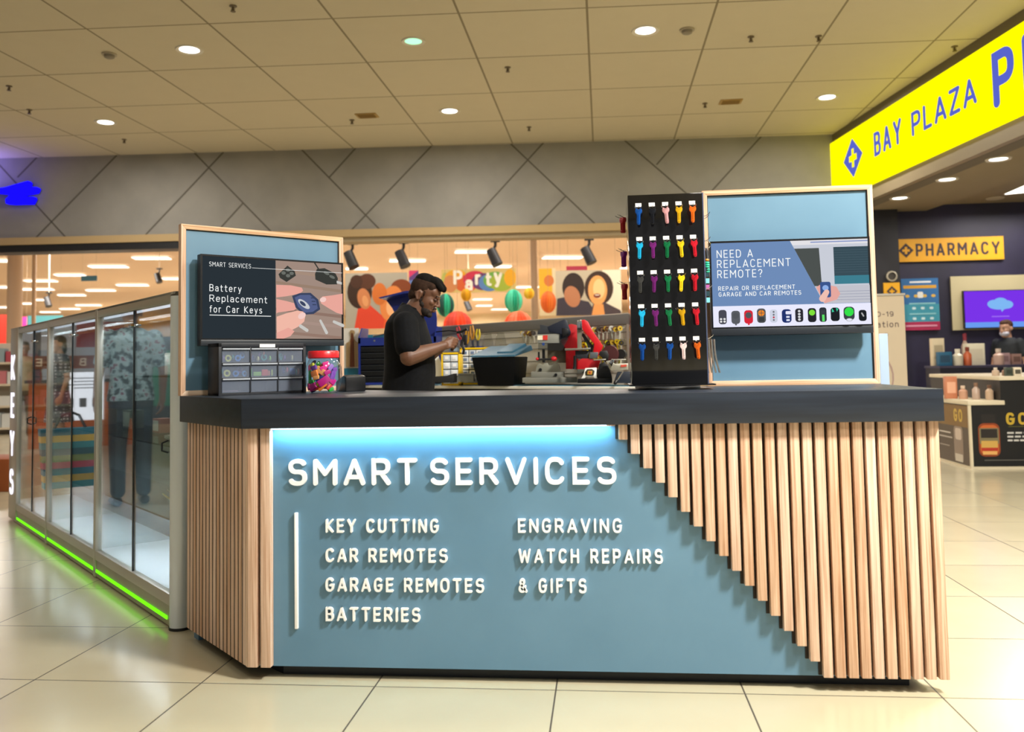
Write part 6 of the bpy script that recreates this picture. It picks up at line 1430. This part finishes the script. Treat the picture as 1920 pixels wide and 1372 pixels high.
F.rect(.12, 1.9, .088, .1, P('#55534e', .5)); F.build('front_print', dcn)
# goods on the counters: each box and bottle its own thing
def goods(px, py0, py1, wpx, d_, c, lab, kind='box', cap=None):
    a, b = at(px-wpx/2, py1, d_), at(px+wpx/2, py1, d_); h = at(px, py0, d_).z-a.z; w = b.x-a.x
    if kind == 'box':
        t = thing('product_box', lab, 'box', ((a.x+b.x)/2, a.y, a.z), R(random.uniform(-8, 8)), 'pharmacy goods'); MB().box(-w/2, w/2, -w*.3, w*.3, 0, h).build('carton', P(c, .5), t, bevel=.003); MB().box(-w*.36, w*.36, -w*.3-.001, -w*.3, h*.25, h*.75).build('carton_label', P(cap or '#cfc6b4', .5), t)
    else:
        t = thing('product_bottle', lab, 'bottle', ((a.x+b.x)/2, a.y, a.z), 0, 'pharmacy goods'); MB().lathe([(w*.46, 0), (w*.5, h*.06), (w*.5, h*.6), (w*.2, h*.76), (w*.2, h*.8), (0, h*.8), (0, 0)], n=16).build('bottle_body', P(c, .35), t, smooth=True); MB().cyl((0, 0, h*.78), (0, 0, h), w*.26, n=14).build('bottle_cap', P(cap or '#e8e4dc', .4), t, smooth=True)
    return t
# a dark back counter that carries them
mb = MB(); a, b = at(1690, 700, 11.2), at(2010, 690, 11.2)
bc = thing('back_counter', 'dark counter with pale shelves behind the display counter', 'counter', (max(a.x-.1, 5.64), a.y, 0)); wB = b.x-a.x+.3
zc = at(1760, 686, 11.2).z; MB().box(0, wB, 0, .5, 0, zc-.03).build('body', P('#1a1828', .5), bc)
MB().box(-.01, wB, -.02, .52, zc-.03, zc).build('counter_top', P('#37334a', .5), bc)
GX = [.10, .10, .27, .39, .56, .77, .92, 1.07, 1.20, 1.48]
for px, y0_, w_, c, lab, kd_, cp in [(1717, 634, 22, '#d8c8a8', 'cream box on the back counter beside the banner', 'box', '#b8a888'), (1712, 660, 24, '#155a7c', 'teal blue box under the cream one beside the banner', 'box', '#0f3e5a'), (1738, 655, 18, '#d8cfb8', 'cream bottle right of the teal box', 'bottle', '#e8e0cc'),
        (1756, 652, 14, '#b85a34', 'orange bottle in front of the dark wall', 'bottle', '#7a3018'), (1777, 645, 32, '#e2dcc4', 'large white box in the middle of the back counter', 'box', '#d8d0b8'), (1806, 656, 18, '#c8a898', 'pinkish bottle right of the large white box', 'bottle', '#d8c8b8'), (1826, 664, 20, '#b09090', 'mauve box on the back counter', 'box', '#8a6a6a'),
        (1846, 666, 18, '#a88478', 'brown pink box on the back counter', 'box', '#7a5a50'), (1868, 657, 10, '#d8ccb8', 'slim cream bottle near the person\'s elbow', 'bottle', '#e8e0d0'), (1902, 650, 12, '#e0d8c4', 'slim white bottle in front of the person in the pharmacy', 'bottle', '#f0ece0')]:
    g_ = goods(px, y0_, 686, w_, 11.4, c, lab, kd_, cp); g_.location = (bc.location.x+GX.pop(0), bc.location.y+(.12 if 'under the cream' in lab or 'bottle' in lab else .34), zc+.0005)
g_ = goods(1768, 626, 686, 13, 11.5, '#a89080', 'tall bottle with a dark red cap behind the large white box', 'bottle', '#7a2030'); g_.location.z = zc+.0005; g_.location.y = bc.location.y+.46; g_.location.x = bc.location.x+.50
zt_ = .70
for k, (px, y0_, w_, c, lab, kd_, cp) in enumerate([(1745, 694, 22, '#c9805c', 'orange and white box at the left end of the display counter', 'box', '#e8b090'), (1775, 712, 16, '#c89a80', 'peach jar on the lower step of the display counter', 'bottle', '#e0c8b0'), (1796, 706, 14, '#b8a090', 'beige jar on the lower step, second along', 'bottle', '#8a6a54'), (1814, 710, 14, '#c0a48a', 'tan jar on the lower step, third along', 'bottle', '#6a4a38')]):
    g_ = goods(px, y0_, 738, w_, 9.0, c, lab, kd_, cp); g_.location = (CX+.0+.08*k+.03, CY+.55-.13*k, .7005)
for k, (c, lab, kd_, cp) in enumerate([('#c8b09a', 'leftmost beige jar on the raised step of the display counter', 'bottle', '#e0d4c0'), ('#a88a78', 'brown jar on the raised step of the display counter', 'bottle', '#5a3c2c'), ('#d0c4b0', 'pale box on the raised step of the display counter', 'box', '#b0a48e'), ('#3f4a40', 'dark green box on the raised step of the display counter', 'box', '#2a332c'), ('#d8ccb4', 'cream box with a dark label at the right edge of the display counter', 'box', '#4a4638')]):
    g_ = goods(1840+k*18, 700, 716, 13, 9.0, c, lab, kd_, cp); g_.location = (CX+.38+.1*k, CY+.25, .9455); g_.scale = (1, 1, 1.0)
    if k == 4: g_.location.x = CX+.52; g_.location.y = CY+.08
    if k == 3: g_.location.x = CX+.45; g_.location.y = CY+.12
# pharmacy person behind
p = at(1888, 620, 12.12)
stander('person with brown hair and a pale face mask behind the pharmacy counter', (p.x, p.y, 0), R(-150), 1.64, '#c99a80', '#4a2c18', ('#22262a', '#2c3034'), legs='#22242a', mask=True, vox=.016)

# ================================================================== what the showcase glass mirrors: the left walkway
def mirrored(px, py, d_):
    q = at(px, py, d_); k = (Vector((q.x, q.y))-Vector((SC0.x, SC0.y))).dot(Vector((-S2, -S2))); return (q.x+2*k*S2, q.y+2*k*S2)
HAW = bpy.data.materials.new('leaf_print'); HAW.use_nodes = True; nt = HAW.node_tree; b_ = nt.nodes['Principled BSDF']
n1 = nt.nodes.new('ShaderNodeTexVoronoi'); n1.inputs['Scale'].default_value = 14; n2 = nt.nodes.new('ShaderNodeTexNoise'); n2.inputs['Scale'].default_value = 18; cr = nt.nodes.new('ShaderNodeValToRGB'); tc = nt.nodes.new('ShaderNodeTexCoord')
nt.links.new(tc.outputs['Object'], n1.inputs[0]); nt.links.new(tc.outputs['Object'], n2.inputs[0]); nt.links.new(n2.outputs[0], cr.inputs[0])
for pos, c in ((.0, '#1c2a32'), (.42, '#34454e'), (.5, '#93aeb8'), (.62, '#a6c0c8'), (.68, '#7a3a5c')):
    e_ = cr.color_ramp.elements.new(pos) if pos not in (0,) else cr.color_ramp.elements[0]; e_.position = pos; e_.color = lin(c)
cr.color_ramp.elements[-1].color = lin('#86506c'); nt.links.new(cr.outputs[0], b_.inputs['Base Color']); b_.inputs['Roughness'].default_value = .8
x, y = mirrored(238, 900, 7.6)
mt, hands = stander('person in a leaf patterned shirt carrying a striped bag, mirrored in the showcase glass', (x, y, 0), R(140), 1.80, '#8a6048', '#3a3430', topmat=HAW, legs='#2c3340', sleeve=.75)
hb_ = Matrix.LocRotScale(mt.location, mt.rotation_euler, mt.scale) @ hands[0]
sb = thing('shopping_bag', 'teal and multicoloured striped shopping bag held by the person mirrored in the glass', 'bag', (hb_.x+.0, hb_.y+.0, hb_.z-.64), R(230)); sb.location += Matrix.Rotation(R(140), 4, 'Z') @ Vector((.02, -.19, 0))
mb = MB(); bands = ['#2a8a9a', '#c8a84a', '#1f6f88', '#b8405a', '#7a8a4a', '#1c5a6a']
for k in range(9): mb.box(-.2-.004*k, .2+.004*k, -.09, .09, .055*k, .055*(k+1), k % 6)
mb.build('bag_body', [P(c, .7) for c in bands], sb)
MB().tube([(-.12, 0, .495), (-.07, 0, .6), (0, 0, .635), (.07, 0, .6), (.12, 0, .495)], .012, 8).build('strap', P('#22242c', .6), sb, smooth=True)
x, y = mirrored(106, 800, 12.0)
DOT = bpy.data.materials.new('dotted_cloth'); DOT.use_nodes = True; nt = DOT.node_tree; b_ = nt.nodes['Principled BSDF']; v_ = nt.nodes.new('ShaderNodeTexVoronoi'); v_.inputs['Scale'].default_value = 22; v_.inputs['Randomness'].default_value = .1; lt = nt.nodes.new('ShaderNodeMath'); lt.operation = 'LESS_THAN'; lt.inputs[1].default_value = .28
mx = nt.nodes.new('ShaderNodeMix'); mx.data_type = 'RGBA'; mx.inputs[6].default_value = lin('#262a3c'); mx.inputs[7].default_value = lin('#c8ccd8'); tc = nt.nodes.new('ShaderNodeTexCoord')
nt.links.new(tc.outputs['Object'], v_.inputs[0]); nt.links.new(v_.outputs['Distance'], lt.inputs[0]); nt.links.new(lt.outputs[0], mx.inputs[0]); nt.links.new(mx.outputs[2], b_.inputs['Base Color'])
stander('person in a dark dress with pale dots, mirrored in the far showcase glass', (x, y, 0), R(40), 1.66, '#a8785a', '#26201c', topmat=DOT, dress=True, long_hair=True, vox=.015)
x, y = mirrored(40, 800, 15.0)
stander('person in a cream shirt, mirrored at the far end of the showcase', (x, y, 0), R(-40), 1.70, '#a87a5c', '#221c18', top=('#d8caa4', '#c8b890'), legs='#6a5c48', arm=1, vox=.016)
# phone kiosk on the left walkway
x, y = mirrored(150, 800, 13.5)
kk = thing('phone_kiosk', 'orange fronted phone kiosk with a white lit notice, mirrored in the showcase glass', 'kiosk', (x, y, 0), R(62))
MB().box(-.75, .75, .1, .7, 0, 1.0).build('kiosk_body', P('#b0561c', .5), kk); MB().box(-.8, .8, .05, .75, 1.0, 1.05).build('kiosk_top', P('#3a2c22', .4), kk)
MB().box(-.7, .7, .06, .1, 1.22, 1.42).build('name_board', P('#7a3c1a', .5), kk); mb = MB(); text(mb, 'MOBILE', -.55, 1.26, .12, .16, 1.2, y0=.05, y1=.06); mb.build('kiosk_lettering', P('#e8d8c0', .5), kk)
MB().box(-.3, .35, -.02, .06, .42, 1.16).build('notice_screen', EM('#f4f8ff', 1.5), kk)
m2 = MB()
for k in range(4): m2.box(-.22, .2-.08*(k % 2), -.026, -.02, 1.06-k*.05, 1.075-k*.05)
for k in range(3): m2.box(-.24+k*.18, -.14+k*.18, -.026, -.02, .62, .76)
m2.build('notice_print', P('#6a6e78', .5), kk)
MB().box(-.7, -.6, .1, .2, 1.05, 2.3).box(.6, .7, .1, .2, 1.05, 2.3).box(-.7, .7, .1, .5, 2.3, 2.75).build('kiosk_canopy', P('#3c4654', .5), kk)
MB().box(-.68, .1, .09, .1, 1.55, 1.95).build('red_board', P('#8e2226', .5), kk)
tag(MB().box(-14.95, -14.85, 3.2, 8.6, .4, 1.6).build('green_hoarding', P('#2f8a6e', .6)), 'green hoarding on the far left wall, mirrored at the end of the showcase', 'hoarding')
tag(MB().box(-14.95, -14.85, 3.2, 8.8, 1.9, 3.2).build('amber_fascia', P('#d89a34', .6)), 'amber shop fascia on the far left wall, mirrored at the end of the showcase', 'fascia')
